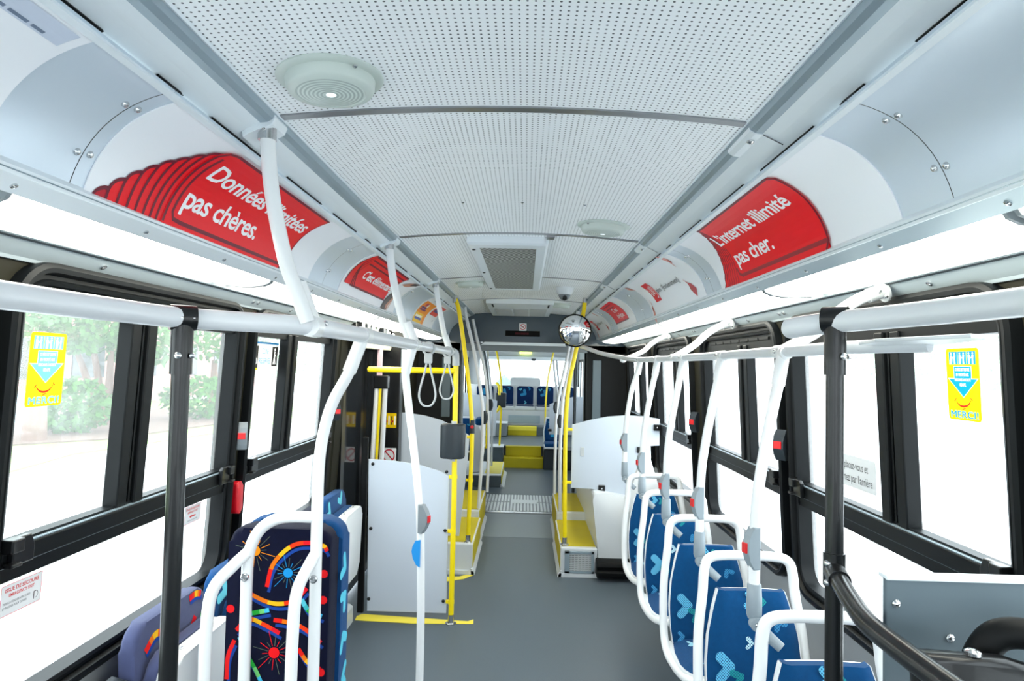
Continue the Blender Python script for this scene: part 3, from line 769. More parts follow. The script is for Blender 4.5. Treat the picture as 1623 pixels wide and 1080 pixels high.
# ------------------------------------------------------------------ ceiling fittings
def speaker(x, y, label):
    t = thing('ceiling_speaker', label, 'ceiling speaker', (x, y, cz(x)), 'round ceiling speakers')
    z = cz(x)
    ax = Vector((-2*.028*x/CE**2*-1, 0, 0)); n = Vector((-.028*2*x/CE**2*-1*-1, 0, -1)).normalized()
    bm = NB(); add_lathe(bm, (x, y, z), [(.108, -.001), (.109, .004), (.105, .007), (.091, .008), (.089, .026), (.085, .032), (.071, .035), (.069, .033)], axis=n, seg=48); obj('housing', bm, M['lampring'], t, smooth=50)
    bm = NB(); add_lathe(bm, (0, 0, 0), [(.070, .0335), (.045, .0365), (.02, .0375), (.0005, .0378)], axis=n, seg=48)
    g = obj('grille', bm, M['rings'], None, smooth=60); g.parent = t; g.location = (0, 0, 0)
    bm = NB(); add_lathe(bm, (x, y, z), [(.0115, .0373), (.009, .0386), (.0005, .0389)], axis=n, seg=20); obj('indicator', bm, M['led'], t, smooth=60)
    for k in range(4):
        a = PI/4+k*PI/2; c = Vector((x+.098*math.cos(a), y+.098*math.sin(a), z-.006))
        bm = NB(); add_lathe(bm, c, [(.005, 0), (.005, .003), (.002, .005)], axis=n, seg=10); obj('screw', bm, M['bolt'], t, smooth=True)
    return t
speaker(-.373, 1.345, 'round pale speaker on the ceiling nearest the camera')
speaker(.355, 2.74, 'round pale speaker on the ceiling near the right-hand cove')
speaker(-.365, 4.73, 'round speaker on the ceiling to the left of the large air vent')
speaker(.36, 6.25, 'far round speaker on the ceiling behind the dome camera')
# air vents
def vent(name, label, x0, x1, y0, y1, full=True):
    xc = (x0+x1)/2; z = 2.302
    t = thing(name, label, 'air vent', (xc, (y0+y1)/2, z))
    bm = NB(); h = .040
    o = rrect(x0, x1, y0, y1, .02, 4); i_ = rrect(x0+.012, x1-.012, y0+.012, y1-.012, .016, 4); g = rrect(x0+.055, x1-.055, y0+.10, y1-.07, .004, 4)
    R = [[bm.verts.new((p[0], p[1], zz)) for p in q] for q, zz in ((o, z), (o, z-h+.01), (i_, z-h), (g, z-h), (g, z-h+.006))]
    for a in range(4):
        n = len(o)
        for k in range(n): bm.faces.new((R[a][k], R[a][(k+1) % n], R[a+1][(k+1) % n], R[a+1][k]))
    obj('vent_frame', bm, M['alu'], t)
    bm = NB(); bm.faces.new([bm.verts.new((p[0], p[1], z-h+.004)) for p in g]); obj('mesh_panel', bm, M['grille'], t)
    for y in (y0+.14, (y0+y1)/2, y1-.12):
        bm = NB(); add_lathe(bm, (x0+.025, y, z-h), [(.009, .001), (.009, -.003), (.004, -.0045)], seg=12); obj('catch', bm, M['rubber'], t, smooth=True)
    return t
vent('air_vent', 'long white ceiling vent with a black punched mesh in the middle of the ceiling', -.245, .14, 3.07, 4.95)
t = thing('air_vent', 'far shallow ceiling vent just in front of the slate header', 'air vent', (-.02, 6.6, 2.3))
bm = NB(); add_prism(bm, [(6.0, 2.305), (6.0, 2.26), (7.3, 2.245), (7.3, 2.305)], 'X', -.33, .29, bev=.004); obj('vent_frame', bm, M['alu'], t)
for a, b in ((-.27, -.10), (-.08, .06), (.08, .24)):
    bm = NB(); add_prism(bm, [(6.5, 2.252), (6.5, 2.246), (7.2, 2.238), (7.2, 2.248)], 'X', a, b); obj('slot_panel', bm, M['lgrey'], t)
for x in (-.28, .24):
    bm = NB(); add_prism(bm, [(6.06, 2.262), (6.06, 2.255), (6.3, 2.252), (6.3, 2.26)], 'X', x, x+.014); obj('catch', bm, M['rubber'], t)
# dome camera
x, y = .325, 4.95; z = cz(x)
t = thing('dome_camera', 'white security dome camera on the ceiling left of the right cove', 'security camera', (x, y, z))
bm = NB(); add_lathe(bm, (x, y, z), [(.068, 0), (.070, -.012), (.062, -.030), (.055, -.05), (.05, -.055)], seg=28); obj('housing', bm, M['white'], t, smooth=50)
bm = NB(); add_lathe(bm, (x, y, z-.052), [(.046, 0), (.044, -.015), (.034, -.032), (.018, -.043), (.001, -.046)], seg=24); obj('dome', bm, M['greyp'], t, smooth=60)
bm = NB(); add_lathe(bm, (x, y-.03, z-.075), [(.018, 0), (.018, .02), (.012, .024)], axis=(0, -1, -.6), seg=16); obj('lens', bm, M['black'], t, smooth=50)

# right-hand ceiling brackets where the joint strips end
for k, y in enumerate((1.53, 2.99, 4.45)):
    t = thing('ceiling_bracket', ['nearest angled bracket plate at the end of the ceiling joint, right cove', 'second angled bracket plate along the right ceiling moulding', 'third angled bracket plate along the right ceiling moulding'][k], 'bracket', (.58, y, 2.25), 'bracket plates on the right ceiling moulding')
    bm = NB(); add_prism(bm, [(.548, 2.2725), (.553, 2.2555), (.565, 2.2485), (.582, 2.2465), (.606, 2.2345), (.628, 2.2235), (.630, 2.226), (.584, 2.2515), (.566, 2.2535), (.556, 2.259)], 'Y', y-.004, y+.16); obj('plate', bm, M['alu'], t)
    bm = NB(); add_lathe(bm, (.569, y+.04, 2.2475), [(.009, 0), (.009, -.004), (.004, -.008)], seg=12); obj('bolt', bm, M['bolt'], t, smooth=True)
    # the fine seam round the plate's front edge
    bm = NB(); add_prism(bm, [(.582, 2.2462), (.606, 2.2342), (.628, 2.2232), (.628, 2.2240), (.582, 2.2470)], 'Y', y-.007, y-.004); obj('plate_edge', bm, M['dgrey'], t)
#@@PART4
# ------------------------------------------------------------------ handrails and poles
def V(*a): return Vector(a)
def sleeve(bm, a, b, r, seg=18, mi=0):
    add_tube(bm, [a, b], r, seg, mi, sm=1)
def bolt(parent, c, ax, m=None, r=.0065, name='bolt'):
    bm = NB(); add_lathe(bm, c, [(r, -.002), (r, .003), (r*.6, .006), (r*.2, .0065)], axis=ax, seg=12); return obj(name, bm, m or M['bolt'], parent, smooth=True)
def clamp(parent, p, along, down, r, m, length=.05, drop=.10, r2=.021):
    """split tee: a collar round the rail and a socket round the pole"""
    along = Vector(along).normalized(); down = Vector(down).normalized(); p = Vector(p)
    bm = NB(); sleeve(bm, p-along*length/2, p+along*length/2, r+.0035); sleeve(bm, p, p+down*drop, r2)
    c = obj('clamp', bm, m, parent, smooth=40)
    sd = along.cross(down).normalized()
    if sd.y > 0: sd = -sd
    bolt(c, p+along*(length*.28)+sd*(r+.003), sd); bolt(c, p+down*(drop*.7)+along*r2, along)
    return c
RZ = 1.782
# door-side overhead rail
rail = thing('overhead_handrail', 'long pale overhead handrail on the door side, joined to three white poles', 'handrail', (-.46, 2.9, RZ))
bm = NB(); add_tube(bm, [(-.775, -.5, 1.79), (-.765, .4, 1.79), (-.752, .9, 1.789), (-.735, 1.22, 1.788), (-.695, 1.40, 1.786), (-.60, 1.485, 1.785), (-.51, 1.535, 1.784), (-.470, 1.62, 1.783), (-.458, 1.8, 1.782), (-.455, 2.4, 1.782), (-.453, 3.2, 1.782), (-.45, 4.36, 1.782)], .0225, 20, sm=8)
obj('tube', bm, M['rail'], rail, smooth=True)
bm = NB(); add_tube(bm, [(-.45, 4.36, 1.782), (-.435, 4.395, 1.782), (-.422, 4.40, 1.765), (-.418, 4.40, 1.69)], .024, 18, sm=5); obj('end_elbow', bm, M['lgrey'], rail, smooth=True)
bm = NB(); add_tube(bm, [(-.775, -.5, 1.86), (-.82, .3, 1.85), (-.80, .72, 1.822), (-.765, .95, 1.792)], .022, 16); obj('branch_tube', bm, M['rail'], rail, smooth=True)

def white_pole(name, label, pts, rail_p, y, bracket=True):
    t = thing(name, label, 'pole', pts[-1], 'white poles from ceiling to handrail')
    bm = NB(); add_tube(bm, pts, .0175, 16, sm=7); obj('tube', bm, M['tube'], t, smooth=True)
    d = (V(*pts[-1])-V(*pts[-2])).normalized()
    clamp(t, rail_p, (0, 1, 0), -d, .0225, M['tube'], .07, .11)
    if bracket:
        p = V(*pts[0])
        bm = NB(); sleeve(bm, p+V(0, 0, .02), p+V(0, 0, -.045), .021); k = obj('socket', bm, M['steel'], t, smooth=40)
        bolt(k, p+V(0, -.021, -.02), (0, -1, 0))
        bm = NB(); add_prism(bm, [(-.546, 2.262), (-.553, 2.246), (-.566, 2.239), (-.583, 2.237), (-.606, 2.225), (-.622, 2.215), (-.626, 2.228), (-.61, 2.238), (-.582, 2.251), (-.55, 2.272)], 'Y', y-.028, y+.05, bev=.002); obj('bracket', bm, M['alu'], t)
    return t
white_pole('grab_pole', 'nearest white pole, bowed from the ceiling bracket to the door-side handrail', [(-.5755, 1.53, 2.262), (-.574, 1.53, 2.221), (-.565, 1.53, 2.131), (-.549, 1.53, 2.042), (-.518, 1.53, 1.923), (-.49, 1.535, 1.85), (-.468, 1.54, 1.79)], (-.474, 1.60, 1.784), 1.53)
t2 = white_pole('grab_pole', 'second white pole, running from the ceiling past the handrail down to the floor', [(-.588, 2.99, 2.261), (-.581, 2.99, 2.174), (-.567, 2.99, 2.088), (-.533, 2.99, 1.945), (-.496, 2.99, 1.831), (-.478, 2.99, 1.79)], (-.454, 2.99, RZ), 2.99)
bm = NB(); add_tube(bm, [(-.497, 2.97, 1.76), (-.492, 2.97, 1.64), (-.474, 2.97, 1.50), (-.455, 2.97, 1.376), (-.428, 2.97, 1.179), (-.411, 2.97, 1.02), (-.402, 2.97, .85), (-.394, 2.97, .55), (-.392, 2.97, .02)], .0175, 16, sm=6); obj('lower_tube', bm, M['tube'], t2, smooth=True)
clamp(t2, (-.455, 2.93, RZ), (0, 1, 0), (-.25, 0, -1), .0225, M['tube'], .05, .13)
bm = NB(); add_lathe(bm, (-.392, 2.97, 0), [(.04, 0), (.04, .008), (.022, .014), (.021, .05)], seg=20); obj('floor_flange', bm, M['steel'], t2, smooth=40)
white_pole('grab_pole', 'third white pole, from the ceiling to the far end of the door-side handrail', [(-.572, 4.42, 2.258), (-.567, 4.42, 2.225), (-.556, 4.42, 2.15), (-.530, 4.42, 2.02), (-.497, 4.42, 1.875), (-.468, 4.42, 1.79)], (-.452, 4.33, RZ), 4.42)
# stop button and blue tag on the second white pole
def stop_button(label, c, face, h=.10, w=.030, d=.036, red=True, mk='greyp', grp=None, lx=0):
    """half-round push button box clipped to a pole; face = unit vector it bulges towards"""
    f = Vector(face).normalized(); c = Vector(c); side = f.cross(Vector((0, 0, 1))).normalized()
    t = thing('stop_button', label, 'stop button', c, grp)
    bm = NB(); t_ = NB()
    prof = [(-.012, h/2), (.010, h/2), (d*.55+.008, h*.30), (d+.004, h*.12), (d+.004, -h*.12), (d*.55+.008, -h*.30), (.010, -h/2), (-.012, -h/2)]
    add_prism(t_, prof, 'Y', -w/2, w/2, bev=.004)
    for v in t_.verts: v.co = c+f*v.co.x+side*v.co.y+Vector((0, 0, 1))*v.co.z
    merge(bm, t_); obj('button_housing', bm, M[mk], t)
    if red:
        bm = NB(); t_ = NB(); add_box(t_, d-.004, d+.009, -w*.35, w*.35, -h*.11, h*.13, bev=.002)
        for v in t_.verts: v.co = c+f*v.co.x+side*v.co.y+Vector((0, 0, 1))*v.co.z
        merge(bm, t_); obj('push_button', bm, M['redled'], t)
    return t
stop_button('grey stop button with a red key on the second white pole', (-.400, 2.955, 1.012), (1, -.35, 0), .125, .036, .030)
t = tag(obj('cardboard_tag', (lambda bm: (add_prism(bm, [(-.402, .92), (-.425, .915), (-.437, .89), (-.440, .87), (-.434, .84), (-.418, .81), (-.402, .80)], 'Y', 2.945, 2.952), bm)[1])(NB()), M['blue']), 'blue half-round tag stuck on the second white pole', 'tag')

# posts and frame round the folded seat by the aisle
t = thing('grab_pole', 'white bent pole rising beside the folded navy seat to the handrail', 'pole', (-.577, 2.02, 0))
bm = NB(); add_tube(bm, [(-.456, 2.02, 1.775), (-.495, 2.02, 1.668), (-.543, 2.02, 1.571), (-.568, 2.02, 1.474), (-.578, 2.02, 1.378), (-.578, 2.02, 1.207), (-.574, 2.02, .737), (-.574, 2.02, .02)], .0175, 16, sm=8); obj('tube', bm, M['tube'], t, smooth=True)
clamp(t, (-.4565, 2.03, RZ), (0, 1, 0), (-.36, 0, -1), .0225, M['tube'], .06, .12)
bm = NB(); add_tube(bm, [(-.580, 2.02, 1.225), (-.66, 2.02, 1.224), (-.71, 2.02, 1.213), (-.752, 2.02, 1.182), (-.778, 2.02, 1.13), (-.786, 2.02, 1.07), (-.784, 2.02, .75), (-.784, 2.02, .02)], .0175, 16, sm=7); obj('frame_tube', bm, M['tube'], t, smooth=True)
for x0, x1 in ((-.784, -.865), (-.578, -.612)):
    bm = NB(); add_tube(bm, [(x0, 2.01, 1.115), (x0+(x1-x0)*.35, 1.985, 1.085), (x0+(x1-x0)*.85, 1.95, 1.03), (x1, 1.94, .95), (x1-.002, 1.94, .75), (x1, 1.94, .02)], .0175, 16, sm=6); obj('guard_tube', bm, M['tube'], t, smooth=True)
for x in (-.785, -.577):
    bm = NB(); add_lathe(bm, (x, 2.003, 1.045), [(.012, 0), (.012, -.006), (.009, -.008), (.009, -.004), (.003, -.004), (.003, -.007), (.0005, -.007)], axis='Y', seg=18); obj('bolt', bm, M['steel'], t, smooth=35)

# black posts by the front
def black_post(label, x, y, z1, collar):
    t = thing('black_post', label, 'post', (x, y, 0))
    bm = NB(); add_tube(bm, [(x, y, 0), (x, y, z1)], .0185, 18, sm=1); obj('tube', bm, M['black'], t, smooth=True)
    bm = NB(); sleeve(bm, V(x, y, z1-.115), V(x, y, z1-.01), .0225); add_tube(bm, [(x-.02*collar, y-.016, z1+.006), (x+.02*collar, y+.016, z1+.006)], .0275, 18, sm=1)
    c = obj('clamp', bm, M['black'], t, smooth=40)
    for z in (z1-.075, z1+.006): bolt(c, (x+.006, y-.024, z), (.2, -1, 0), r=.0075); bolt(c, (x+.026, y-.006, z), (1, 0, 0), r=.006)
    return t
black_post('black post under the door-side handrail in front of the left window', -.693, 1.405, 1.78, 1)
bp = black_post('black post in front of the right window with a black rail clamped to it', .715, 1.45, 1.81, -1)

# right-hand front rail, a thick bar ending in a rounded stub
t = thing('overhead_handrail', 'thick pale handrail with a rounded end held by the right black post', 'handrail', (.76, .9, 1.815))
bm = NB(); add_tube(bm, [(.83, -.5, 1.815), (.822, .3, 1.815), (.815, .8, 1.815), (.80, 1.1, 1.815), (.765, 1.33, 1.813), (.715, 1.45, 1.81), (.665, 1.52, 1.803), (.655, 1.545, 1.80)], .0235, 20, sm=7); obj('tube', bm, M['rail'], t, smooth=True)
bm = NB(); add_lathe(bm, (.657, 1.54, 1.80), [(.0235, -.01), (.0235, .0), (.021, .010), (.014, .018), (.0005, .022)], axis=(-.4, 1, -.1), seg=20); obj('end_cap', bm, M['rail'], t, smooth=60)
bm = NB(); add_tube(bm, [(.87, -.5, 1.93), (.875, .4, 1.90), (.87, .75, 1.868), (.845, 1.0, 1.828), (.815, 1.12, 1.815)], .022, 16); obj('branch_tube', bm, M['rail'], t, smooth=True)
bm = NB(); add_prism(bm, [(.84, 1.20), (.90, 1.24), (1.0, 1.58), (.98, 1.64), (.84, 1.60), (.80, 1.45)], 'Z', 1.768, 1.776, bev=.002); obj('flange_plate', bm, M['white'], t)

# seat-side rail
sr = thing('overhead_handrail', 'slim pale handrail above the row of blue seats', 'handrail', (.82, 3.2, 1.757))
bm = NB(); add_tube(bm, [(.96, 1.52, 1.768), (.87, 1.66, 1.765), (.832, 1.80, 1.762), (.822, 2.1, 1.76), (.82, 2.9, 1.757), (.82, 3.8, 1.756), (.815, 4.5, 1.758), (.80, 4.78, 1.765), (.75, 5.05, 1.782), (.64, 5.32, 1.815), (.53, 5.50, 1.862), (.50, 5.53, 1.872)], .017, 18, sm=7); obj('tube', bm, M['rail'], sr, smooth=True)
for k, y in enumerate((1.99, 3.45, 4.95)):
    bm = NB()
    x0 = .82 if y < 4.6 else .775; z0 = 1.76
    add_tube(bm, [(x0, y+.04, z0), (.915, y, 1.825), (.98, y, 1.885), (1.03, y, 1.918), (1.075, y, 1.938), (1.12, y, 1.945)], .0175, 16, sm=6)
    st = obj('wall_strut', bm, M['tube'], sr, smooth=True)
    bm = NB(); sleeve(bm, V(1.06, y, 1.931), V(1.108, y, 1.948), .0215); add_lathe(bm, (1.106, y, 1.947), [(.034, -.004), (.034, .004)], axis=(1, 0, .35), seg=20); b = obj('wall_flange', bm, M['lgrey'], st, smooth=40)
    bolt(b, (1.085, y-.02, 1.942), (0, -1, .2)); bolt(b, (1.10, y-.026, 1.928), (-.6, 0, -.8))
    sl = obj('clamp', (lambda bm: (sleeve(bm, V(x0, y+.01, z0), V(x0, y+.07, z0), .0205), bm)[1])(NB()), M['tube'], sr, smooth=40)

# seat poles: one per seat, with stop button, sleeve and elbow to the seat frame
SEAT_Y = [1.95, 2.575, 3.20, 3.84, 4.43]
POLE_Y = [2.01, 2.63, 3.27, 3.91, 4.50]
PX = ['nearest', 'second', 'third', 'fourth', 'farthest']
BTN = [1.174, 1.18, 1.13, 1.15, 1.20]
def seat_pole(i):
    y = POLE_Y[i]; dx = [0, 0, .005, 0, -.012][i]
    t = thing('seat_pole', '%s white bowed pole over the blue seats, hung from the slim handrail' % PX[i], 'pole', (.74+dx, y, .98), 'white poles above the blue seats')
    bm = NB(); add_tube(bm, [(.820, y, 1.757), (.812, y, 1.70), (.785, y, 1.566), (.758, y, 1.414), (.744, y, 1.302), (.739, y, 1.18), (.738, y, 1.06)] if dx == 0 else [(.820, y, 1.757), (.81, y, 1.70), (.780+dx, y, 1.56), (.755+dx, y, 1.414), (.742+dx, y, 1.302), (.738+dx, y, 1.18), (.738+dx, y, 1.06)], .0165, 16, sm=7); obj('tube', bm, M['tube'], t, smooth=True)
    clamp(t, (.820, y, 1.757), (0, 1, 0), (-.16, 0, -1), .017, M['tube'], .055, .10, .0195)
    x = .739+dx
    bm = NB(); add_lathe(bm, (x, y, 1.065), [(.0175, .004), (.0205, 0), (.0225, -.05), (.0225, -.085), (.018, -.098)], seg=20); obj('sleeve', bm, M['greyp2'], t, smooth=40)
    bm = NB(); add_lathe(bm, (x, y-.03, .957), [(.019, 0), (.019, .024)], axis='Y', seg=18); add_tube(bm, [(x, y-.016, .957), (x+.028, y-.03, .93), (x+.062, y-.05, .902)], (.018, .0145), 14, sm=4); e = obj('elbow', bm, M['greyp2'], t, smooth=45)
    bolt(e, (x, y-.031, .957), (0, -1, 0), M['steel'], .007)
    stop_button('stop button on the %s white pole above the blue seats' % PX[i], (x-.002, y-.002, BTN[i]), (-1, -.25, 0), .125, .034, .026, True, 'greyp2', 'stop buttons on the seat poles')

for i in range(5): seat_pole(i)

# hanging strap loops
def strap(label, y, x, h):
    t = thing('hanging_strap', label, 'hanging strap', (x, y, RZ), 'strap loops on the handrail')
    bm = NB(); pts = [(x+.030*math.cos(a), y, RZ-.005+.030*math.sin(a)) for a in [k*2*PI/20 for k in range(21)]]; add_tube(bm, pts, .006, 8, sm=1); obj('rail_ring', bm, M['lgrey'], t, smooth=True)
    bm = NB(); add_box(bm, x-.020, x+.020, y-.012, y+.012, RZ-.082, RZ-.032, bev=.006); obj('buckle', bm, M['lgrey'], t)
    w = h*.19; z = RZ-.08
    bm = NB(); add_tube(bm, [(x-.008, y, z), (x-.016, y, z-h*.2), (x-w*.85, y, z-h*.55), (x-w, y, z-h*.78), (x-w*.6, y, z-h*.96), (x, y, z-h), (x+w*.6, y, z-h*.96), (x+w, y, z-h*.78), (x+w*.85, y, z-h*.55), (x+.016, y, z-h*.2), (x+.008, y, z)], .0052, 10, sm=6); obj('loop', bm, M['lgrey'], t, smooth=True)
strap('grey strap loop hanging on the handrail just beyond the second white pole', 3.38, -.453, .22)
strap('far grey strap loop hanging in front of the yellow post', 4.20, -.452, .225)
#@@PART5
# ------------------------------------------------------------------ seats facing the camera, right-hand side
LB, TEAL, PALE = (96, 186, 222), (0, 146, 146), (186, 222, 232)
def heart(d, x, y, k, ang, c, lift, mi=0):
    """a motif of two thick rounded strokes meeting in a point"""
    ca, sa = math.cos(ang), math.sin(ang)
    T = lambda p: (x+(p[0]*ca-p[1]*sa)*k, y+(p[0]*sa+p[1]*ca)*k)
    def caps(a, b, r, n=8):
        an = math.atan2(b[1]-a[1], b[0]-a[0]); out = []
        for j in range(n+1): t = an+PI/2+PI*j/n; out.append((a[0]+r*math.cos(t), a[1]+r*math.sin(t)))
        for j in range(n+1): t = an-PI/2+PI*j/n; out.append((b[0]+r*math.cos(t), b[1]+r*math.sin(t)))
        return out
    d.poly([T(p) for p in caps((-.5, .5), (0, 0), .26)], c, lift, mi); d.poly([T(p) for p in caps((.5, .5), (0, 0), .26)], c, lift+.0003, mi)
# seat local frame: x across (0 = aisle side), y towards the rear of the bus (the seat faces -y), z up from the floor
def back_surf(x, z):
    """front face of the back cushion"""
    u = (x-.205)/.20
    rec = .115-.16*(z-.44)-.045*max(0, (z-.62))           # leans back towards the top
    return -.005-(.42-.42)+.0-rec*.55+.028*u*u*-1+.0
def halfw(z):
    # half width of the cushion at height z
    pts = [(.42, .158), (.50, .172), (.60, .176), (.72, .165), (.82, .140), (.875, .122)]
    for (a, wa), (b, wb) in zip(pts[:-1], pts[1:]):
        if z <= b: 
            q = max(0, (z-a)/(b-a)); return wa+(wb-wa)*q
    return pts[-1][1]
def make_seat():
    t = thing('bus_seat', 'x', 'bus seat', (0, 0, 0), 'single blue seats in a row by the windows')
    xc = .205
    # white shell: back of the cushion and pan underside
    bm = NB(); R = []
    for z in (.40, .46, .52, .60, .70, .80, .85, .868):
        w = halfw(z)+.003
        R.append([bm.verts.new((xc-w+2*w*k/8, back_surf(xc-w+2*w*k/8, z)+yy, z)) for yy in (.020, .045) for k in (range(9) if yy == .020 else range(8, -1, -1))])
    for a, b in zip(R[:-1], R[1:]):
        n = len(a)
        for k in range(n): bm.faces.new((a[k], a[(k+1) % n], b[(k+1) % n], b[k]))
    bm.faces.new(R[0]); bm.faces.new(R[-1])
    R = []
    for y, dz in ((-.06, 0), (-.16, -.012), (-.28, -.012), (-.38, .0), (-.435, .012), (-.45, .022)):
        w = .178+.012*math.sin(PI*min(1, (-y)/.45)) if y > -.40 else (.16 if y > -.44 else .145)
        R.append([bm.verts.new((xc-w+2*w*k/8, y+.012*((k-4)/4)**2, .405+dz+.012*((k-4)/4)**2)) for k in range(9)]+[bm.verts.new((xc-w+2*w*k/8, y+.012*((k-4)/4)**2, .425+dz+.012*((k-4)/4)**2)) for k in range(8, -1, -1)])
    for a, b in zip(R[:-1], R[1:]):
        n = len(a)
        for k in range(n): bm.faces.new((a[k], a[(k+1) % n], b[(k+1) % n], b[k]))
    bm.faces.new(R[0]); bm.faces.new(R[-1])
    obj('shell', bm, M['pwhite'], t, smooth=50)
    # back cushion
    bm = NB(); G = []
    zs = [.425+.445*k/14 for k in range(15)]
    for z in zs:
        w = halfw(z); row = []
        for k in range(13):
            x = xc-w+2*w*k/12; e = min(1, (1-abs(k-6)/6)*4, (z-.425)*14+.25, (.875-z)*24+.2)
            row.append(bm.verts.new((x, back_surf(x, z)+.020-.030*math.sqrt(max(0, e)), z)))
        G.append(row)
    for a, b in zip(G[:-1], G[1:]):
        for k in range(12): bm.faces.new((a[k], a[k+1], b[k+1], b[k]))
    bk = [bm.verts.new((v.co.x, v.co.y+.03, v.co.z)) for v in G[-1]]
    for k in range(12): bm.faces.new((G[-1][k], G[-1][k+1], bk[k+1], bk[k]))
    obj('backrest', bm, M['fabric'], t, smooth=60)
    # seat cushion
    bm = NB(); G = []
    for j in range(13):
        y = -.045-.385*j/12; w = .168+.010*math.sin(PI*j/12) if j < 10 else .168-.010*(j-9)**1.3*.6; row = []
        for k in range(13):
            x = xc-w+2*w*k/12; e = min(1, (1-abs(k-6)/6)*4, (12-j)*.5+.1)
            row.append(bm.verts.new((x, y, .425+.034*math.sqrt(max(0, e))+.010*(j/12)**2-.008*math.sin(PI*j/12))))
        G.append(row)
    for a, b in zip(G[:-1], G[1:]):
        for k in range(12): bm.faces.new((a[k], a[k+1], b[k+1], b[k]))
    obj('seat_cushion', bm, M['fabric'], t, smooth=60)
    # woven motifs sit in the cover of each cushion
    d = Decal()
    R9 = math.radians(90)
    heart(d, .205, .838, .044, R9*.9, LB, 0); heart(d, .245, .836, .030, R9, TEAL, .0006)
    heart(d, .112, .605, .073, R9, LB, 0); heart(d, .152, .572, .048, R9*1.25, TEAL, .0009)
    heart(d, .196, .688, .030, R9*.95, PALE, 0); heart(d, .292, .765, .036, R9*2.4, (40, 130, 180), 0)
    heart(d, .325, .55, .050, R9*1.1, LB, 0); heart(d, .268, .485, .030, R9*.2, PALE, 0); heart(d, .085, .47, .034, R9, (60, 150, 200), 0)
    d.build('woven_motif', lambda a, b, l: (a, back_surf(a, b)-.0110-l, b), M['heart'], t, [.44+.03*k for k in range(15)])
    d = Decal()
    heart(d, .12, -.13, .034, math.radians(90), (150, 200, 220), 0); heart(d, .27, -.26, .06, math.radians(100), (96, 180, 220), 0); heart(d, .14, -.34, .035, math.radians(60), LB, 0)
    d.build('woven_motif', lambda a, b, l: (a, b, .4585+.012*(b/.4)**2-.008*math.sin(PI*min(1, max(0, (-b-.045)/.385)))+l+.0015), M['weave'], t)
    # white tube frame: one loop from the seat edge up over the back
    bm = NB()
    L = [(.045, -.438, .427), (.022, -.33, .408), (.012, -.20, .402), (.006, -.10, .42), (.003, -.058, .48), (.004, -.03, .60), (.012, -.006, .72), (.030, .012, .85), (.037, .020, .93), (.050, .024, .968), (.085, .026, .984)]
    Rr = [(.41-x, y, z) for x, y, z in reversed(L)]
    add_tube(bm, [(.205, -.462, .430), (.10, -.458, .430)]+L+[(.205, .027, .988)]+Rr+[(.31, -.458, .430), (.205, -.462, .430)], .0185, 14, sm=5); obj('seat_frame', bm, M['pwhite'], t, smooth=True)
    # cantilever arm to the wall
    bm = NB(); add_prism(bm, [(.12, .36), (.47, .30), (.50, .30), (.50, .40), (.30, .40), (.12, .40)], 'Y', -.30, -.12, bev=.008); obj('support_arm', bm, M['dgrey'], t)
    return t
def children(o): return [c for c in bpy.data.objects if c.parent is o]
def copy_tree(o):
    c = o.copy(); COL.objects.link(c)
    for ch in children(o):
        k = ch.copy(); COL.objects.link(k); k.parent = c
        for g in children(ch):
            q = g.copy(); COL.objects.link(q); q.parent = k
    return c
SL = ['nearest single blue seat, only its top in view', 'second blue seat from the camera, beside the black pillar between the right windows', 'third blue seat from the camera in the row by the windows', 'fourth blue seat from the camera in the row by the windows', 'last blue seat of the row, just in front of the white partition and housing']
proto = make_seat()
for i, y in enumerate(SEAT_Y):
    o = proto if i == 0 else copy_tree(proto)
    o.location = (.712, y, 0); relabel(o, SL[i])

# ------------------------------------------------------------------ fold-up seats on the door side
FAB = {'night': (24, 32, 78)}
RB = [(232, 30, 24), (240, 120, 20), (250, 190, 30), (238, 60, 20), (226, 24, 40)]
GB = [(90, 200, 220), (60, 180, 190), (40, 170, 60), (120, 210, 120), (70, 190, 230)]
def party(d, W, H, k=1.0, rnd=1, big=False):
    """carnival upholstery print: ribbons, their blue echoes and starbursts, inside 0..W x 0..H"""
    def rib(pts, c, w=.013):
        d.stroke([(x, y) for x, y in pts], w*k, c, .0004, sm=6)
        d.stroke([(x+.006*k, y-.016*k) for x, y in pts], w*.75*k, (26, 66, 150), 0, sm=6)
    def star(x, y, c, r=.016):
        for j in range(18):
            a = 2*PI*j/18+.1; q = r*(2.2+.9*(j % 3)); d.stroke([(x+r*1.2*math.cos(a)*k, y+r*1.2*math.sin(a)*k), (x+q*math.cos(a)*k, y+q*math.sin(a)*k)], .0018*k, c if j % 2 else (90, 100, 90), .0002)
        d.poly([(x+r*k*math.cos(2*PI*j/14), y+r*k*math.sin(2*PI*j/14)) for j in range(14)], c, .0006)
    return rib, star
t = thing('folding_seat', 'tall folded seat in navy carnival fabric between the white posts at left', 'folding seat', (-.70, 2.12, 0))
X0, X1, Z0, Z1 = -.868, -.548, .34, 1.175
bm = NB(); add_prism(bm, rrect(X0, X1, Z0, Z1, .045, 6), 'Y', 2.07, 2.16, bev=.022); obj('seat_pan', bm, M['navy'], t, smooth=45)
d = Decal(); rib, star = party(d, .32, .83)
star(.085, .765, (250, 150, 20)); star(.19, .70, (30, 150, 220), .015); star(.155, .455, (240, 24, 30), .017); star(.25, .20, (250, 150, 20)); star(.08, .13, (30, 150, 220))
rib([(.125, .655), (.140, .72), (.175, .765), (.215, .79), (.275, .795)], RB)
rib([(.045, .655), (.09, .625), (.15, .605), (.21, .615), (.25, .655)], RB)
rib([(.035, .52), (.07, .555), (.12, .54), (.17, .515)], RB)
rib([(.048, .565), (.09, .575), (.135, .585)], GB, .014)
rib([(.15, .555), (.19, .550), (.24, .535), (.30, .49)], RB)
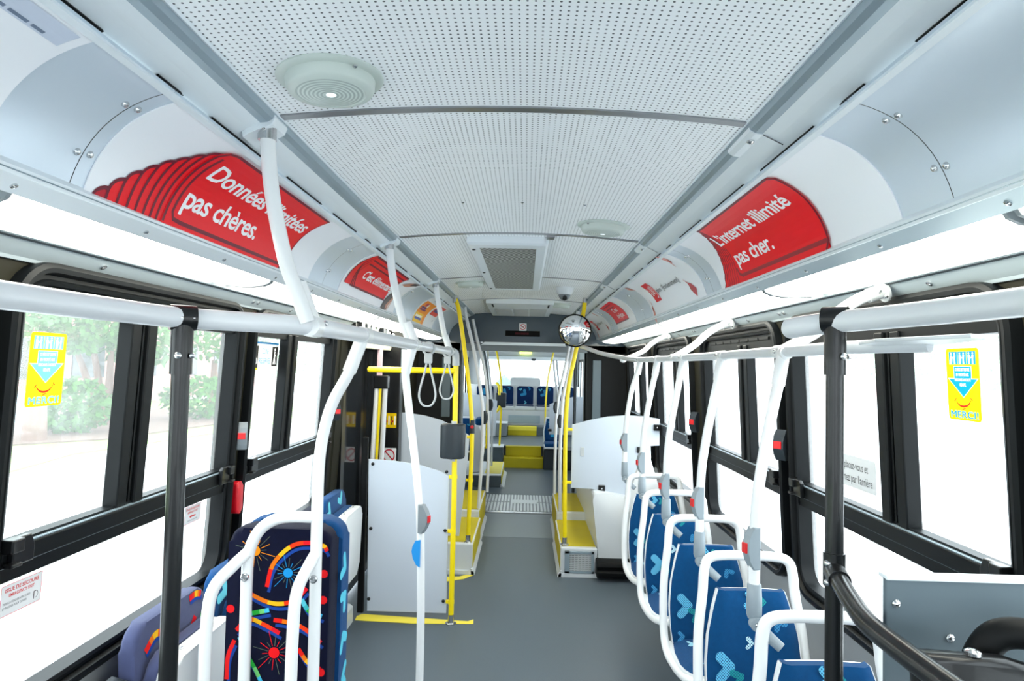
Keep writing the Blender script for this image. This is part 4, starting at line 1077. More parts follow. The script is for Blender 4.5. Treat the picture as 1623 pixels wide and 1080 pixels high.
rib([(.045, .50), (.07, .45), (.10, .40), (.12, .36)], GB, .012)
rib([(.01, .37), (.012, .44), (.03, .49)], [(236, 30, 30)]*3)
rib([(.235, .62), (.26, .585), (.30, .57)], GB, .014)
rib([(.23, .47), (.26, .43), (.30, .41)], RB); rib([(.27, .79), (.30, .785), (.31, .77)], RB)
rib([(.06, .30), (.12, .33), (.20, .31), (.26, .26)], RB); rib([(.10, .22), (.17, .18), (.25, .09)], GB, .014)
for z in (.70, .62, .40): d.poly(circle(.302, z, .013, 10), (232, 26, 32), .0004)
d.poly(circle(.014, .585, .013, 10), (232, 26, 32), .0004)
d.build('woven_motif', lambda a, b, l: (X0+a, 2.0685-l, Z0+b), M['weave'], t)
bm = NB(); add_prism(bm, rrect(X0+.005, X1+.012, Z0+.05, Z1+.008, .06, 6), 'Y', 2.162, 2.25, bev=.02); obj('backrest', bm, M['fabric_side'], t, smooth=45)
d = Decal()
for q, z in enumerate((1.02, .93, .80, .66)): heart(d, .03+.01*(q % 2), z-.34, .06, math.radians(60+70*q), (90, 190, 215), 0)
d.build('woven_motif', lambda a, b, l: (X1+.0125+l, 2.17+a, Z0+b), M['weave'], t)
d = Decal(); heart(d, .15, .04, .05, 1.2, (150, 215, 225), 0); heart(d, .21, .045, .05, 2.2, (150, 215, 225), 0)
d.build('woven_motif', lambda a, b, l: (X0+a, 2.162+b, Z1+.0085+l), M['weave'], t)
bm = NB(); add_box(bm, -.78, -.63, 2.10, 2.24, 0, .05, bev=.006); add_box(bm, -.73, -.68, 2.13, 2.22, .05, .40, bev=.004); obj('pedestal', bm, M['dgrey'], t)

def wall_seat(label, a, b, fab, multi, grp='fold-up seats along the door-side wall'):
    t = thing('folding_seat', label, 'folding seat', (-1.06, (a+b)/2, 0), grp)
    bm = NB(); t_ = NB(); add_prism(t_, rrect(a, b, .44, .885, .07, 6), 'X', 0, .05, bev=.016)
    for v in t_.verts: v.co = Vector((-1.135+v.co.x-.06*(v.co.z-.6), v.co.y, v.co.z))
    merge(bm, t_); bk = obj('backrest', bm, fab, t, smooth=45)
    d = Decal()
    if multi:
        rib, star = party(d, .4, .4)
        rib([(.20, .375), (.225, .335), (.265, .315), (.305, .325), (.335, .355)], RB, .024); rib([(.30, .428), (.34, .43), (.375, .42)], RB[::-1], .022); rib([(.34, .30), (.37, .335), (.395, .375)], GB, .014); rib([(.05, .36), (.10, .39), (.15, .38)], RB, .022)
        star(.27, .268, (80, 160, 200), .012)
    else:
        for q in ((.08, .36, 1.0), (.2, .30, 2.2), (.3, .38, .4), (.28, .22, 1.4), (.10, .22, 2.9)): heart(d, q[0], q[1], .07, q[2], (110, 205, 222), 0)
    f = lambda p, l, q: (-1.085-.06*(.44+p-.6)+l+.0012, a+q, .44+p)
    d.build('woven_motif', lambda x, y, l: f(y, l, x*(b-a)/.42), M['weave'], t)
    # seat folded up flat against the back, white underside to the aisle
    bm = NB(); t_ = NB(); add_prism(t_, rrect(a+.008, b-.008, .355, .785, .06, 6), 'X', 0, .055, bev=.014)
    for v in t_.verts: v.co = Vector((-1.050+v.co.x+.03*(v.co.z-.4), v.co.y, v.co.z))
    merge(bm, t_); p = obj('seat_pan', bm, M['pwhite'], t, smooth=45)
    bm = NB(); t_ = NB(); add_prism(t_, rrect(a+.02, b-.02, .36, .79, .06, 6), 'X', -.04, 0, bev=.012)
    for v in t_.verts: v.co = Vector((-1.052+v.co.x+.03*(v.co.z-.4), v.co.y, v.co.z))
    merge(bm, t_); obj('seat_cushion', bm, fab, t, smooth=45)
    for y in (a+.12, b-.12):
        bm = NB(); add_lathe(bm, (-1.018, y, .787), [(.007, -.004), (.007, .001), (.003, .003)], seg=10); obj('screw', bm, M['steel'], p, smooth=True)
    bm = NB(); add_box(bm, -1.21, -1.05, a+.03, b-.03, .30, .36, bev=.008); obj('hinge_bracket', bm, M['dgrey'], t)
    return t
M['greyish'] = mat('greyish_purple_velour', (58, 66, 104), .85, sheen=.1, bump=.5, bscale=900, var=.12, vscale=60)  # greyer, lighter tone of the carnival fabric
wall_seat('folded seat with faded purple carnival back, behind the black post', 1.98, 2.43, M['greyish'], True)
wall_seat('folded seat with plain blue back, behind the white posts at left', 2.49, 2.93, M['fabric_side'], False)
wall_seat('folded seat with carnival fabric back just behind the tall navy seat', 3.36, 3.80, M['navy'], True)
wall_seat('folded seat with blue heart fabric back, farthest along the door-side wall', 3.86, 4.30, M['fabric_side'], False)
bm = NB(); add_prism(bm, [(-1.215, .14), (-1.02, .14), (-1.02, .62), (-1.07, .74), (-1.15, .76), (-1.215, .70)], 'Y', 1.925, 1.965, bev=.008); tag(obj('dividing_panel', bm, M['dgrey']), 'dark grey end panel beside the first folded seat at lower left', 'end panel')
#@@PART6
# ------------------------------------------------------------------ partitions, wheel boxes, fittings
def yellow_pole(name, label, pts, base=None, cat='pole', r=.0175, grp=None, m='yellow'):
    t = thing(name, label, cat, pts[-1], grp)
    bm = NB(); add_tube(bm, pts, r, 16, sm=6); obj('tube', bm, M[m], t, smooth=True)
    if base is not None:
        p = V(*pts[-1]); bm = NB(); add_lathe(bm, (p.x, p.y, base), [(.036, 0), (.036, .006), (.022, .010), (.0205, .05), (.0205, .06)], seg=20); obj('foot_socket', bm, M['steel'], t, smooth=40)
    return t
def clip(parent, x, y, z, dx, m, w=.03):
    bm = NB(); sleeve(bm, V(x, y, z-.012), V(x, y, z+.012), .021); add_box(bm, min(x, x+dx), max(x, x+dx), y-.008, y+.008, z-.011, z+.011, bev=.002); c = obj('clip', bm, m, parent, smooth=40)
    return c
# first partition in front of the door
t = thing('partition', 'white partition sheet with a sloping top in front of the dark door', 'partition', (-.72, 4.42, 0))
bm = NB(); add_prism(bm, [(-.965, .06), (-.442, .06), (-.445, .955), (-.50, .985), (-.62, 1.02), (-.76, 1.043), (-.90, 1.054), (-.985, 1.055)], 'Y', 4.412, 4.424, bev=.003); obj('sheet', bm, M['panel'], t)
for z in (.14, .60, .985):
    for x in (-.462, -.955): bm = NB(); add_lathe(bm, (x, 4.412, z-(.0 if x > -.6 else -.04 if z > .9 else 0)), [(.011, 0), (.011, -.006), (.006, -.009)], axis='Y', seg=14); obj('stud', bm, M['black'], t, smooth=True)
bm = NB(); add_box(bm, -1.03, -.99, 4.40, 4.436, .05, 1.2, bev=.004); obj('wall_channel', bm, M['rubber'], t)
yp = yellow_pole('partition_pole', 'upright yellow pole at the aisle edge of the first white partition', [(-.418, 4.40, 1.75), (-.413, 4.40, 1.2), (-.408, 4.40, .8), (-.408, 4.40, .03)], 0)
for z in (.14, .60, .955): clip(yp, -.410, 4.402, z, -.035, M['yellow'])
bm = NB(); add_tube(bm, [(-.425, 4.40, 1.655), (-.70, 4.40, 1.653), (-.995, 4.40, 1.652)], .0195, 16, sm=1); add_lathe(bm, (-.995, 4.40, 1.652), [(.0195, 0), (.014, .010), (.001, .014)], axis=(-1, 0, 0), seg=16); tag(obj('crossbar', bm, M['yellow'], smooth=40), 'level yellow bar across the top of the first partition', 'crossbar')
bm = NB(); add_prism(bm, [(-1.045, 4.47), (-1.02, 4.51), (-.30, 4.44), (-.265, 4.475), (-.26, 4.40), (-.66, 4.375), (-1.04, 4.40)], 'Z', .0015, .0035); tag(obj('floor_tape', bm, M['tape']), 'yellow tape strip on the floor under the first white partition', 'floor tape')
t = thing('card_reader', 'dark grey grooved box wrapped round the yellow pole above the partition', 'box', (-.425, 4.385, 1.19))
bm = NB()
prof = [(-.505, 4.37), (-.49, 4.345), (-.455, 4.34), (-.43, 4.352), (-.405, 4.34), (-.365, 4.343), (-.345, 4.37), (-.345, 4.43), (-.365, 4.45), (-.485, 4.45), (-.505, 4.43)]
add_prism(bm, prof, 'Z', 1.078, 1.305, bev=.014); obj('housing', bm, M['dgrey'], t, smooth=50)
bm = NB()
for z in (1.072, 1.311): sleeve(bm, V(-.418, 4.40, z-.012), V(-.418, 4.40, z+.012), .0205)
obj('collar', bm, M['lgrey'], t, smooth=40)

# door-side fittings seen over the partition
t = thing('door_handle_bar', 'tall white bar with yellow stripe on the dark door', 'door bar', (-1.12, 5.1, .95))
bm = NB(); add_tube(bm, [(-1.088, 5.05, 1.50), (-1.105, 5.05, .95)], .019, 14, sm=1); obj('bar', bm, M['tube'], t, smooth=True)
bm = NB(); add_tube(bm, [(-1.022, 5.05, 1.50), (-1.035, 5.05, .95)], .019, 14, sm=1); obj('bar', bm, M['rail'], t, smooth=True)
bm = NB(); add_prism(bm, [(-1.066, 1.50), (-1.048, 1.50), (-1.062, .95), (-1.080, .95)], 'Y', 5.03, 5.05, bev=.002); obj('stripe', bm, M['yellow'], t)
bm = NB(); add_box(bm, -1.11, -1.0, 5.02, 5.10, 1.50, 1.60, bev=.008); obj('end_block', bm, M['black'], t)
bm = NB(); add_box(bm, -1.09, -1.05, 5.04, 5.06, 1.60, 1.80, bev=.004); tag(obj('sticker', bm, mat('pink_sticker', (240, 206, 214), .5)), 'pink upright sticker on the dark door behind the yellow crossbar', 'sticker')
t = thing('door_mechanism', 'open black door machinery under the light boxes above the door', 'door mechanism', (-1.13, 5.0, 1.95))
bm = NB(); add_box(bm, -1.19, -1.10, 4.42, 5.72, 1.90, 1.995); obj('tray', bm, M['black'], t)
rr = random.Random(5)
for k in range(9):
    y = 4.5+k*.135; bm = NB(); add_box(bm, -1.105, -1.085+rr.uniform(-.01, .02), y, y+rr.uniform(.05, .10), 1.915+rr.uniform(0, .02), 1.965+rr.uniform(0, .02), bev=.004); obj('component', bm, M[['black', 'dgrey', 'greyp', 'black'][k % 4]], t)
bm = NB(); add_tube(bm, [(-1.09, 4.45, 1.975), (-1.08, 4.9, 1.96), (-1.085, 5.3, 1.97), (-1.09, 5.7, 1.955)], .008, 8); obj('cable', bm, M['rubber'], t, smooth=True)
bm = NB(); add_lathe(bm, (-1.085, 4.98, 1.962), [(.016, 0), (.016, .012), (.010, .018)], axis=(1, -.5, 0), seg=14); obj('indicator', bm, M['green'], t, smooth=True)
bm = NB(); add_prism(bm, [(-1.18, 1.90), (-1.08, 1.895), (-1.06, 1.86), (-1.07, 1.80), (-1.09, 1.795), (-1.10, 1.85), (-1.18, 1.86)], 'Y', 4.45, 5.60, bev=.006); tag(obj('door_cover', bm, M['cream'], smooth=40), 'cream curved cover above the door behind the handrail', 'cover')
bm = NB(); add_box(bm, -1.22, -.985, 5.45, 5.575, .25, 1.85, bev=.006); tag(obj('door_post', bm, M['black']), 'black upright post at the far side of the dark door, carrying two stickers', 'post')
def sign(name, label, cat, pts, mapf, draw, th=.0015, c=(245, 245, 246)):
    d = Decal(); d.poly(pts, c, 0); draw(d)
    o = d.build(name, mapf, M['print'], None); return tag(o, label, cat)
def on_wall(s, u0, v0, w=.002, face=1):
    # local x runs left to right as read from inside the bus
    return lambda a, b, l: wp(u0+(a if s < 0 else -a), v0+b, w+l, s)
sign('sign', 'small yellow sign with red and black bars by the door post', 'sign', rrect(0, .15, 0, .15, .004, 1), lambda a, b, l: (-1.112+a*.70, 5.449-l, 1.165+b*.8), lambda d: [d.poly(rrect(0, .15, .012, .03, .001, 1), (240, 200, 0), .0004)]+[d.poly(rrect(.02+k*.035, .035+k*.035, .03, .12, .001, 1), (30, 26, 26) if k % 2 == 0 else (250, 250, 245), .0006) for k in range(4)]+[d.poly(rrect(.02+k*.07, .045+k*.07, .055, .075, .001, 1), (196, 30, 40), .0008) for k in range(2)], c=(250, 205, 0))
def nosmoke(d, cx, cy, r, cig=True):
    n = 24
    d.stroke([(cx+r*math.cos(2*PI*k/n), cy+r*math.sin(2*PI*k/n)) for k in range(n+1)], r*.22, (206, 20, 50), .0006)
    if cig:
        d.poly(rrect(cx-r*.6, cx+r*.35, cy-r*.12, cy+r*.08, .0005, 1), (40, 36, 40), .0004); d.stroke([(cx+r*.45, cy+r*.1), (cx+r*.5, cy+r*.3), (cx+r*.3, cy+r*.45)], r*.08, (40, 36, 40), .0004, sm=3)
    d.stroke([(cx-r*.68, cy+r*.68), (cx+r*.68, cy-r*.68)], r*.2, (206, 20, 50), .0008)
sign('prohibition_sticker', 'white sticker with a red crossed circle just above the first partition', 'sticker', rrect(0, .17, 0, .16, .004, 1), lambda a, b, l: (-1.12+a*.70, 5.449-l, .875+b*.78), lambda d: nosmoke(d, .085, .08, .062, False))
sign('no_smoking_sticker', 'small no smoking sticker on the slate header', 'sticker', rrect(-.042, .042, -.043, .043, .006, 2), lambda a, b, l: (.005+a, 7.458-l, 2.135+b), lambda d: nosmoke(d, 0, .002, .030))
t = thing('display', 'black next-stop display strip in the slate header', 'display', (.005, 7.455, 2.062))
bm = NB(); add_box(bm, -.19, .20, 7.448, 7.462, 2.030, 2.092, bev=.003); obj('screen', bm, M['display'], t)
d = Decal()
for k in range(12): d.poly(rrect(-.10+k*.013, -.092+k*.013, -.012, .010, .001, 1), (92, 20, 30), 0)
d.build('dim_lettering', lambda a, b, l: (.02+a, 7.447-l, 2.062+b), M['print'], t)

# second partition behind the door, over the wheel box
t = thing('partition', 'second white partition behind the door, curved along the top', 'partition', (-.72, 5.6, 0))
bm = NB(); add_prism(bm, [(-1.15, .26), (-.48, .26), (-.425, .9), (-.415, 1.10), (-.52, 1.165), (-.66, 1.225), (-.80, 1.26), (-.95, 1.28), (-1.15, 1.285)], 'Y', 5.60, 5.613, bev=.003); obj('sheet', bm, M['panel'], t)
p2 = yellow_pole('partition_pole', 'yellow bowed pole beside the second partition, from ceiling to wheel box', [(-.557, 5.50, 2.26), (-.523, 5.50, 2.16), (-.461, 5.50, 1.793), (-.405, 5.50, 1.40), (-.386, 5.50, 1.15), (-.386, 5.50, .908), (-.398, 5.50, .27)], .238)
for z in (1.10, .745): clip(p2, -.388, 5.505, z, -.04, M['yellow'])
bm = NB(); add_tube(bm, [(-.386, 5.50, 1.24), (-.385, 5.50, 1.13)], .0205, 16, sm=1); add_lathe(bm, (-.385, 5.478, 1.185), [(.014, 0), (.014, -.006), (.008, -.008)], axis='Y', seg=16, mi=1); o = obj('button_sleeve', bm, [M['dgrey'], M['redled']], p2, smooth=40)
bm = NB(); sleeve(bm, V(-.5585, 5.5, 2.295), V(-.555, 5.5, 2.215), .021); obj('socket', bm, M['steel'], p2, smooth=40)

def wheel_box(label, s, x_in, x_out, y0, y1, h, front=True, tread_in=.03):
    t = thing('wheel_box', label, 'wheel box', (s*(x_in+x_out)/2, (y0+y1)/2, 0))
    bm = NB(); a, b = sorted((s*x_in, s*x_out)); add_box(bm, a, b, y0, y1, 0, h, bev=.008)
    obj('box', bm, M['white'], t)
    bm = NB(); a, b = sorted((s*(x_in+.012), s*(x_out-.01))); add_box(bm, a, b, y0+.055, y1-.01, h-.002, h+.004, bev=.001); tr = obj('top_tread', bm, M['tread'], t)
    bm = NB(); a, b = sorted((s*(x_in-.003), s*(x_in+.004))); add_box(bm, a, b, y0+.02, y1-.01, h*.22, h-.012, bev=.001); obj('side_tread', bm, M['tread'], t)
    bm = NB(); pr = [(s*x_in, .05), (s*(x_in-.022), .012), (s*(x_in-.022), 0), (s*(x_in+.01), 0), (s*(x_in+.01), .05)]; add_prism(bm, pr, 'Y', y0-.02, y1, bev=.002)
    a, b = sorted((s*(x_in-.02), s*x_out)); add_box(bm, a, b, y0-.02, y0+.004, 0, .035, bev=.003); obj('kerb', bm, M['white'], t)
    return t
wheel_box('low white wheel box with yellow top, behind the first yellow pole', -1, .352, 1.15, 5.43, 6.37, .243)
wheel_box('white wheel box with yellow top beyond the low one, next to the bellows', -1, .368, 1.15, 6.38, 7.40, .305)
wheel_box('white wheel box with yellow top and grille below the right yellow pole', 1, .362, .66, 5.44, 6.42, .23)
wheel_box('right-hand wheel box with yellow top farther along, next to the bellows', 1, .375, .68, 6.43, 7.40, .30)
bm = NB(); add_prism(bm, [(-.45, 5.36), (-.40, 5.405), (-.335, 5.408), (-.41, 5.30), (-.55, 5.22), (-.55, 5.34)], 'Z', .001, .003); tag(obj('floor_tape', bm, M['tape']), 'short tapered yellow tape on the floor before the low wheel box', 'floor tape')
# heater grille and black bumper on the right box
t = thing('heater_grille', 'grey louvred heater grille in the right wheel box front', 'grille', (.50, 5.43, .11))
bm = NB(); x0, x1, z0, z1 = .395, .632, .035, .21
for a, b, c, d_ in ((x0, x1, z0, z0+.018), (x0, x1, z1-.02, z1), (x0, x0+.04, z0, z1), (x1-.022, x1, z0, z1)): add_box(bm, a, b, 5.416, 5.434, c, d_, bev=.002)
obj('grille_frame', bm, M['alu2'], t)
bm = NB()
for k in range(9): add_box(bm, x0+.04, x1-.022, 5.424, 5.434, z0+.022+k*.0152, z0+.031+k*.0152)
for k in range(6): add_box(bm, x0+.05+k*.028, x0+.056+k*.028, 5.422, 5.434, z0+.02, z1-.02)
obj('louvres', bm, M['lgrey'], t)
bm = NB(); add_box(bm, x0+.03, x1-.01, 5.4345, 5.438, z0+.01, z1-.01); obj('backing', bm, M['dgrey'], t)
t = thing('bumper_strip', 'black ribbed kick bumper at floor level beside the heater grille', 'bumper', (.90, 5.40, .10))
bm = NB(); add_prism(bm, [(5.46, .03), (5.33, .03), (5.315, .045), (5.315, .075), (5.335, .09), (5.335, .105), (5.32, .12), (5.325, .145), (5.345, .158), (5.46, .158)], 'X', .645, 1.19, bev=.008); obj('body', bm, M['rubber'], t, smooth=45)
# moulded housing under the right partition
t = thing('housing', 'tall white moulded housing over the right wheel, below the white partition', 'housing', (.93, 6.2, 0))
bm = NB()
prf = [(.665, 0), (.665, .20), (.620, .60), (.615, .665), (.64, .685), (.72, .675), (.90, .645), (1.19, .62), (1.19, 0)]
A = [bm.verts.new((x, 5.47-.03*(z < .3), z)) for x, z in prf]; B = [bm.verts.new((x-.02*(x < .7), 7.3, z)) for x, z in prf]
n = len(prf)
for i in range(n): bm.faces.new((A[i], A[(i+1) % n], B[(i+1) % n], B[i]))
bm.faces.new(A); bm.faces.new(B)
bmesh.ops.bevel(bm, geom=[e for e in bm.edges], offset=.02, segments=3, affect='EDGES', profile=.5)
obj('moulding', bm, M['white'], t, smooth=45)
bm = NB(); add_box(bm, .60, .76, 5.60, 6.05, .68, .705, bev=.008); tag(obj('seat_cushion', bm, M['fabric']), 'sliver of a blue seat on top of the white housing, below the partition', 'seat')
t = thing('bus_seat', 'white rounded seat back rising behind the last blue seat, by the window', 'bus seat', (1.07, 5.3, .6))
bm = NB(); add_prism(bm, [(.86, .55), (.90, .70), (.985, .93), (1.00, 1.03), (1.02, 1.05), (1.06, .98), (1.14, .72), (1.18, .55)], 'Y', 5.34, 5.40, bev=.014); obj('shell', bm, M['pwhite'], t, smooth=50)
# right partition with its yellow pole
t = thing('partition', 'white partition with an arched top and cut-away lower corner, right of the aisle', 'partition', (.8, 5.6, .9))
bm = NB(); add_prism(bm, [(.445, .69), (.62, .69), (.72, .665), (.90, .64), (1.0, .80), (1.085, 1.055), (1.175, 1.06), (1.175, 1.28), (1.05, 1.298), (.90, 1.305), (.74, 1.29), (.58, 1.255), (.445, 1.215)], 'Y', 5.575, 5.588, bev=.003); obj('sheet', bm, M['panel'], t)
for x, z in ((.70, .695), (1.015, 1.02), (1.15, 1.21)):
    bm = NB(); add_box(bm, x-.028, x+.028, 5.552, 5.60, z-.026, z+.026, bev=.005); c = obj('corner_clamp', bm, M['black'], t); bolt(c, (x, 5.551, z), (0, -1, 0), M['steel'])
bm = NB(); add_box(bm, .52, .55, 5.570, 5.576, .955, 1.03, bev=.002); obj('label', bm, M['lgrey'], t)
p3 = yellow_pole('partition_pole', 'yellow bowed pole at the aisle edge of the right partition, under the mirror', [(.53, 5.52, 2.27), (.518, 5.52, 2.16), (.475, 5.52, 1.92), (.455, 5.52, 1.80), (.415, 5.52, 1.60), (.395, 5.52, 1.40), (.388, 5.52, 1.15), (.390, 5.52, .80), (.398, 5.52, .26)], .236)
for z in (1.18, .745): clip(p3, .392, 5.53, z, .055, M['yellow'])
bm = NB(); sleeve(bm, V(.533, 5.52, 2.30), V(.529, 5.52, 2.235), .021); obj('socket', bm, M['steel'], p3, smooth=40)
# convex mirror
t = thing('convex_mirror', 'round convex mirror at the top of the right yellow pole', 'mirror', (.44, 5.44, 1.998))
ax = Vector((-.10, -1, -.10)).normalized(); c = V(.442, 5.42, 1.997)
bm = NB(); add_lathe(bm, c, [(.130*math.cos(a), .042*math.sin(a)) for a in [k*PI/2/10 for k in range(11)]], axis=ax, seg=40); obj('mirror_dome', bm, M['mirror'], t, smooth=80)
bm = NB(); add_lathe(bm, c, [(.10, -.035), (.128, -.015), (.136, .0), (.136, .010), (.130, .012), (.128, .002)], axis=ax, seg=40); obj('rim', bm, M['black'], t, smooth=45)
bm = NB(); add_tube(bm, [c-ax*.03, c-ax*.06+V(.0, .02, .02), V(.49, 5.51, 2.03)], .009, 10); obj('arm', bm, M['steel'], t, smooth=True)

# ------------------------------------------------------------------ modesty panel and black rail at lower right
t = thing('modesty_panel', 'slate grey metal modesty panel at the lower right corner', 'panel', (.93, 1.2, 1.0))
bm = NB(); add_prism(bm, [(.690, .45), (1.17, .45), (1.17, 1.338), (.690, 1.338)], 'Y', 1.200, 1.212, bev=.003); obj('sheet', bm, M['slate'], t)
bm = NB(); add_box(bm, .690, 1.17, 1.196, 1.226, 1.336, 1.344, bev=.002); obj('top_edge', bm, M['alu'], t)
for x, z in ((.708, 1.295), (.802, 1.238)):
    bm = NB(); add_lathe(bm, (x, 1.2, z), [(.0075, .001), (.0075, -.002), (.005, -.005), (.001, -.006)], axis='Y', seg=14); obj('rivet', bm, M['bolt'], t, smooth=True)
t = thing('guard_rail', 'black bent guard rail running from the right black post towards the camera', 'guard rail', (.65, 1.1, 1.25))
bm = NB(); add_tube(bm, [(.712, 1.435, 1.275), (.690, 1.36, 1.272), (.668, 1.27, 1.268), (.651, 1.185, 1.265), (.648, 1.10, 1.264), (.652, .95, 1.262), (.662, .70, 1.258), (.675, .35, 1.255)], .0185, 18, sm=6); obj('tube', bm, M['black'], t, smooth=True)
bm = NB(); sleeve(bm, V(.715, 1.45, 1.245), V(.715, 1.45, 1.315), .0225); sleeve(bm, V(.712, 1.44, 1.276), V(.697, 1.385, 1.273), .0222); c = obj('clamp', bm, M['black'], t, smooth=40)
for z in (1.295, 1.255): bolt(c, (.695, 1.437, z), (-.9, -.5, 0), r=.007)
bm = NB(); add_prism(bm, [(.652, 1.274), (.79, 1.268), (.86, 1.25), (.86, 1.16), (.66, 1.16)], 'Y', 1.04, 1.075, bev=.012); k = obj('mount_plate', bm, M['black'], t, smooth=45)
bolt(k, (.745, 1.055, 1.272), (0, 0, 1), r=.012)
t = thing('armrest', 'rounded black armrest end at the bottom right corner', 'armrest', (.85, 1.05, 1.25))
bm = NB(); add_tube(bm, [(.79, 1.12, 1.20), (.795, 1.11, 1.25), (.82, 1.10, 1.285), (.87, 1.08, 1.29), (.95, 1.05, 1.27), (1.08, 1.0, 1.235)], .024, 16); obj('pad', bm, M['rubber'], t, smooth=True)
bm = NB(); add_box(bm, .93, 1.17, 1.03, 1.05, 1.12, 1.25, bev=.004); obj('bracket', bm, M['dgrey'], t)
#@@PART7
# ------------------------------------------------------------------ stickers on the windows
YEL, SKY, SKYR = (244, 240, 0), (120, 200, 238), (0, 158, 220)
def merci(label, s, u0, v0, blue):
    W_, H_ = .132, .192
    d = Decal(); d.poly(rrect(0, W_, 0, H_, .010, 4), YEL, 0)
    for k in range(3):
        x0 = .013+k*.0363; x1 = x0+.034
        d.poly([(x0, .149), (x1, .149), (x1, .183), (x0, .183)], blue, .0003)
        for q, lean in ((.009, .002), (.024, -.002)):
            x = x0+q
            d.poly(circle(x, .178, .0033, 10), (250, 250, 246), .0006)
            d.poly([(x-.004, .1735), (x+.004, .1735), (x+.0035+lean, .162), (x+.003, .150), (x+.0005, .150), (x, .160), (x-.0012, .150), (x-.0036, .150), (x-.0035, .162)], (250, 250, 246), .0006)
            d.stroke([(x+.003, .172), (x+lean*4, .165)], .0022, (250, 250, 246), .0007)
    d.poly([(.030, .148-.003), (.102, .145), (.102, .112), (.128, .112), (.066, .060), (.004, .112), (.030, .112)], (252, 252, 240), .0003)
    d.poly([(.032, .143), (.100, .143), (.100, .110), (.123, .110), (.066, .0625), (.009, .110), (.032, .110)], blue, .0005)
    for k, (tx, wd) in enumerate((('CE SIÈGE EST DESTINÉ', .058), ('EN PRIORITÉ AUX', .052), ('PERSONNES À MOBILITÉ', .064), ('RÉDUITE.', .026))): d.text(tx, .066, .1315-k*.0135, .0075, (252, 252, 250), .0009, width=wd, align='c', bold=.03)
    d.stroke([(.032, .053), (.046, .041), (.064, .037), (.082, .042), (.097, .057)], .0055, (222, 50, 20), .0006, sm=5, taper=True)
    d.stroke([(.028, .049), (.036, .058)], .0022, (222, 50, 20), .0008); d.stroke([(.093, .061), (.101, .054)], .0022, (222, 50, 20), .0008)
    d.stroke([(.057, .027), (.066, .031), (.075, .032)], .0032, (222, 70, 20), .0006, sm=3, taper=True)
    for k, (ox, oy) in enumerate(((-.0011, 0), (.0011, 0), (0, .0011), (0, -.0011), (-.0008, .0008), (.0008, -.0008))): d.text('MERCI!', .066+ox, .0066+oy, .0190, (252, 252, 246), .0005+k*.00004, width=.1085, align='c', space=1.06)
    for k, ox in enumerate((-.0006, .0006)): d.text('MERCI!', .066+ox, .0066, .0190, blue, .0010+k*.00005, width=.1085, align='c', space=1.06)
    tag(d.build('priority_sticker', on_wall(s, u0, v0, -.033), M['print'], None), label, 'sticker')
merci('yellow and blue MERCI priority seat sticker on the left window', -1, 1.647, 1.566, SKY)
merci('yellow and blue MERCI priority seat sticker on the right window', 1, 1.855, 1.581, SKYR)
# grey notice on the right window
d = Decal(); d.poly(rrect(0, .315, 0, .115, .012, 4), (214, 217, 220), 0)
d.text('Déplacez-vous et', .262, .066, .030, (60, 62, 66), .0004, width=.205, align='r'); d.text('sortez par l\'arrière', .288, .020, .030, (60, 62, 66), .0004, width=.235, align='r')
tag(d.build('notice_sticker', on_wall(1, 2.57, 1.29, -.033), M['print'], None), 'grey notice reading Déplacez-vous et sortez par l\'arrière behind the right black post', 'sticker')
# emergency exit labels
def exit_label(label, s, u0, v0, w, h, arrow):
    R_ = (226, 60, 60); d = Decal(); d.poly([(0, 0), (w, 0), (w, h), (0, h)], (250, 248, 248), 0)
    for a, b in (((0, 0), (w, 0)), ((w, 0), (w, h)), ((w, h), (0, h)), ((0, h), (0, 0))): d.stroke([a, b], .0018, R_, .0003)
    d.text('ISSUE DE SECOURS', w/2, h*.76, h*.13, R_, .0004, width=w*.82, align='c', bold=.02); d.text('EMERGENCY EXIT', w/2, h*.58, h*.11, R_, .0004, width=w*.62, align='c', bold=.02)
    if arrow:
        d.poly([(w*.30, h*.38), (w*.42, h*.47), (w*.42, h*.42), (w*.68, h*.42), (w*.68, h*.34), (w*.42, h*.34), (w*.42, h*.29)], R_, .0005)
        d.text('TIRER LA POIGNÉE', w/2, h*.14, h*.07, (90, 90, 94), .0004, width=w*.6, align='c')
    else:
        for k, tx in enumerate(('TIRER LA POIGNÉE VERS LE BAS', 'ET POUSSER POUR OUVRIR')): d.text(tx, w*.06, h*(.36-.14*k), h*.075, (70, 70, 74), .0004, width=w*(.66-.08*k))
        d.stroke([(w*.82, h*.14), (w*.82, h*.40), (w*.86, h*.40)], .003, (80, 60, 64), .0004); d.stroke([(w*.86+.009*math.cos(a), h*.28+.009*math.sin(a)) for a in [k*PI/8-PI/2 for k in range(9)]], .0012, (80, 60, 64), .0004)
    tag(d.build('exit_label', on_wall(s, u0, v0, -.033), M['print'], None), label, 'sticker')
exit_label('red and white emergency exit label in the lower left pane, nearest the camera', -1, 1.633, 1.045, .139, .077, False)
exit_label('small emergency exit label with red arrow in the lower left pane', -1, 2.515, 1.061, .125, .068, True)
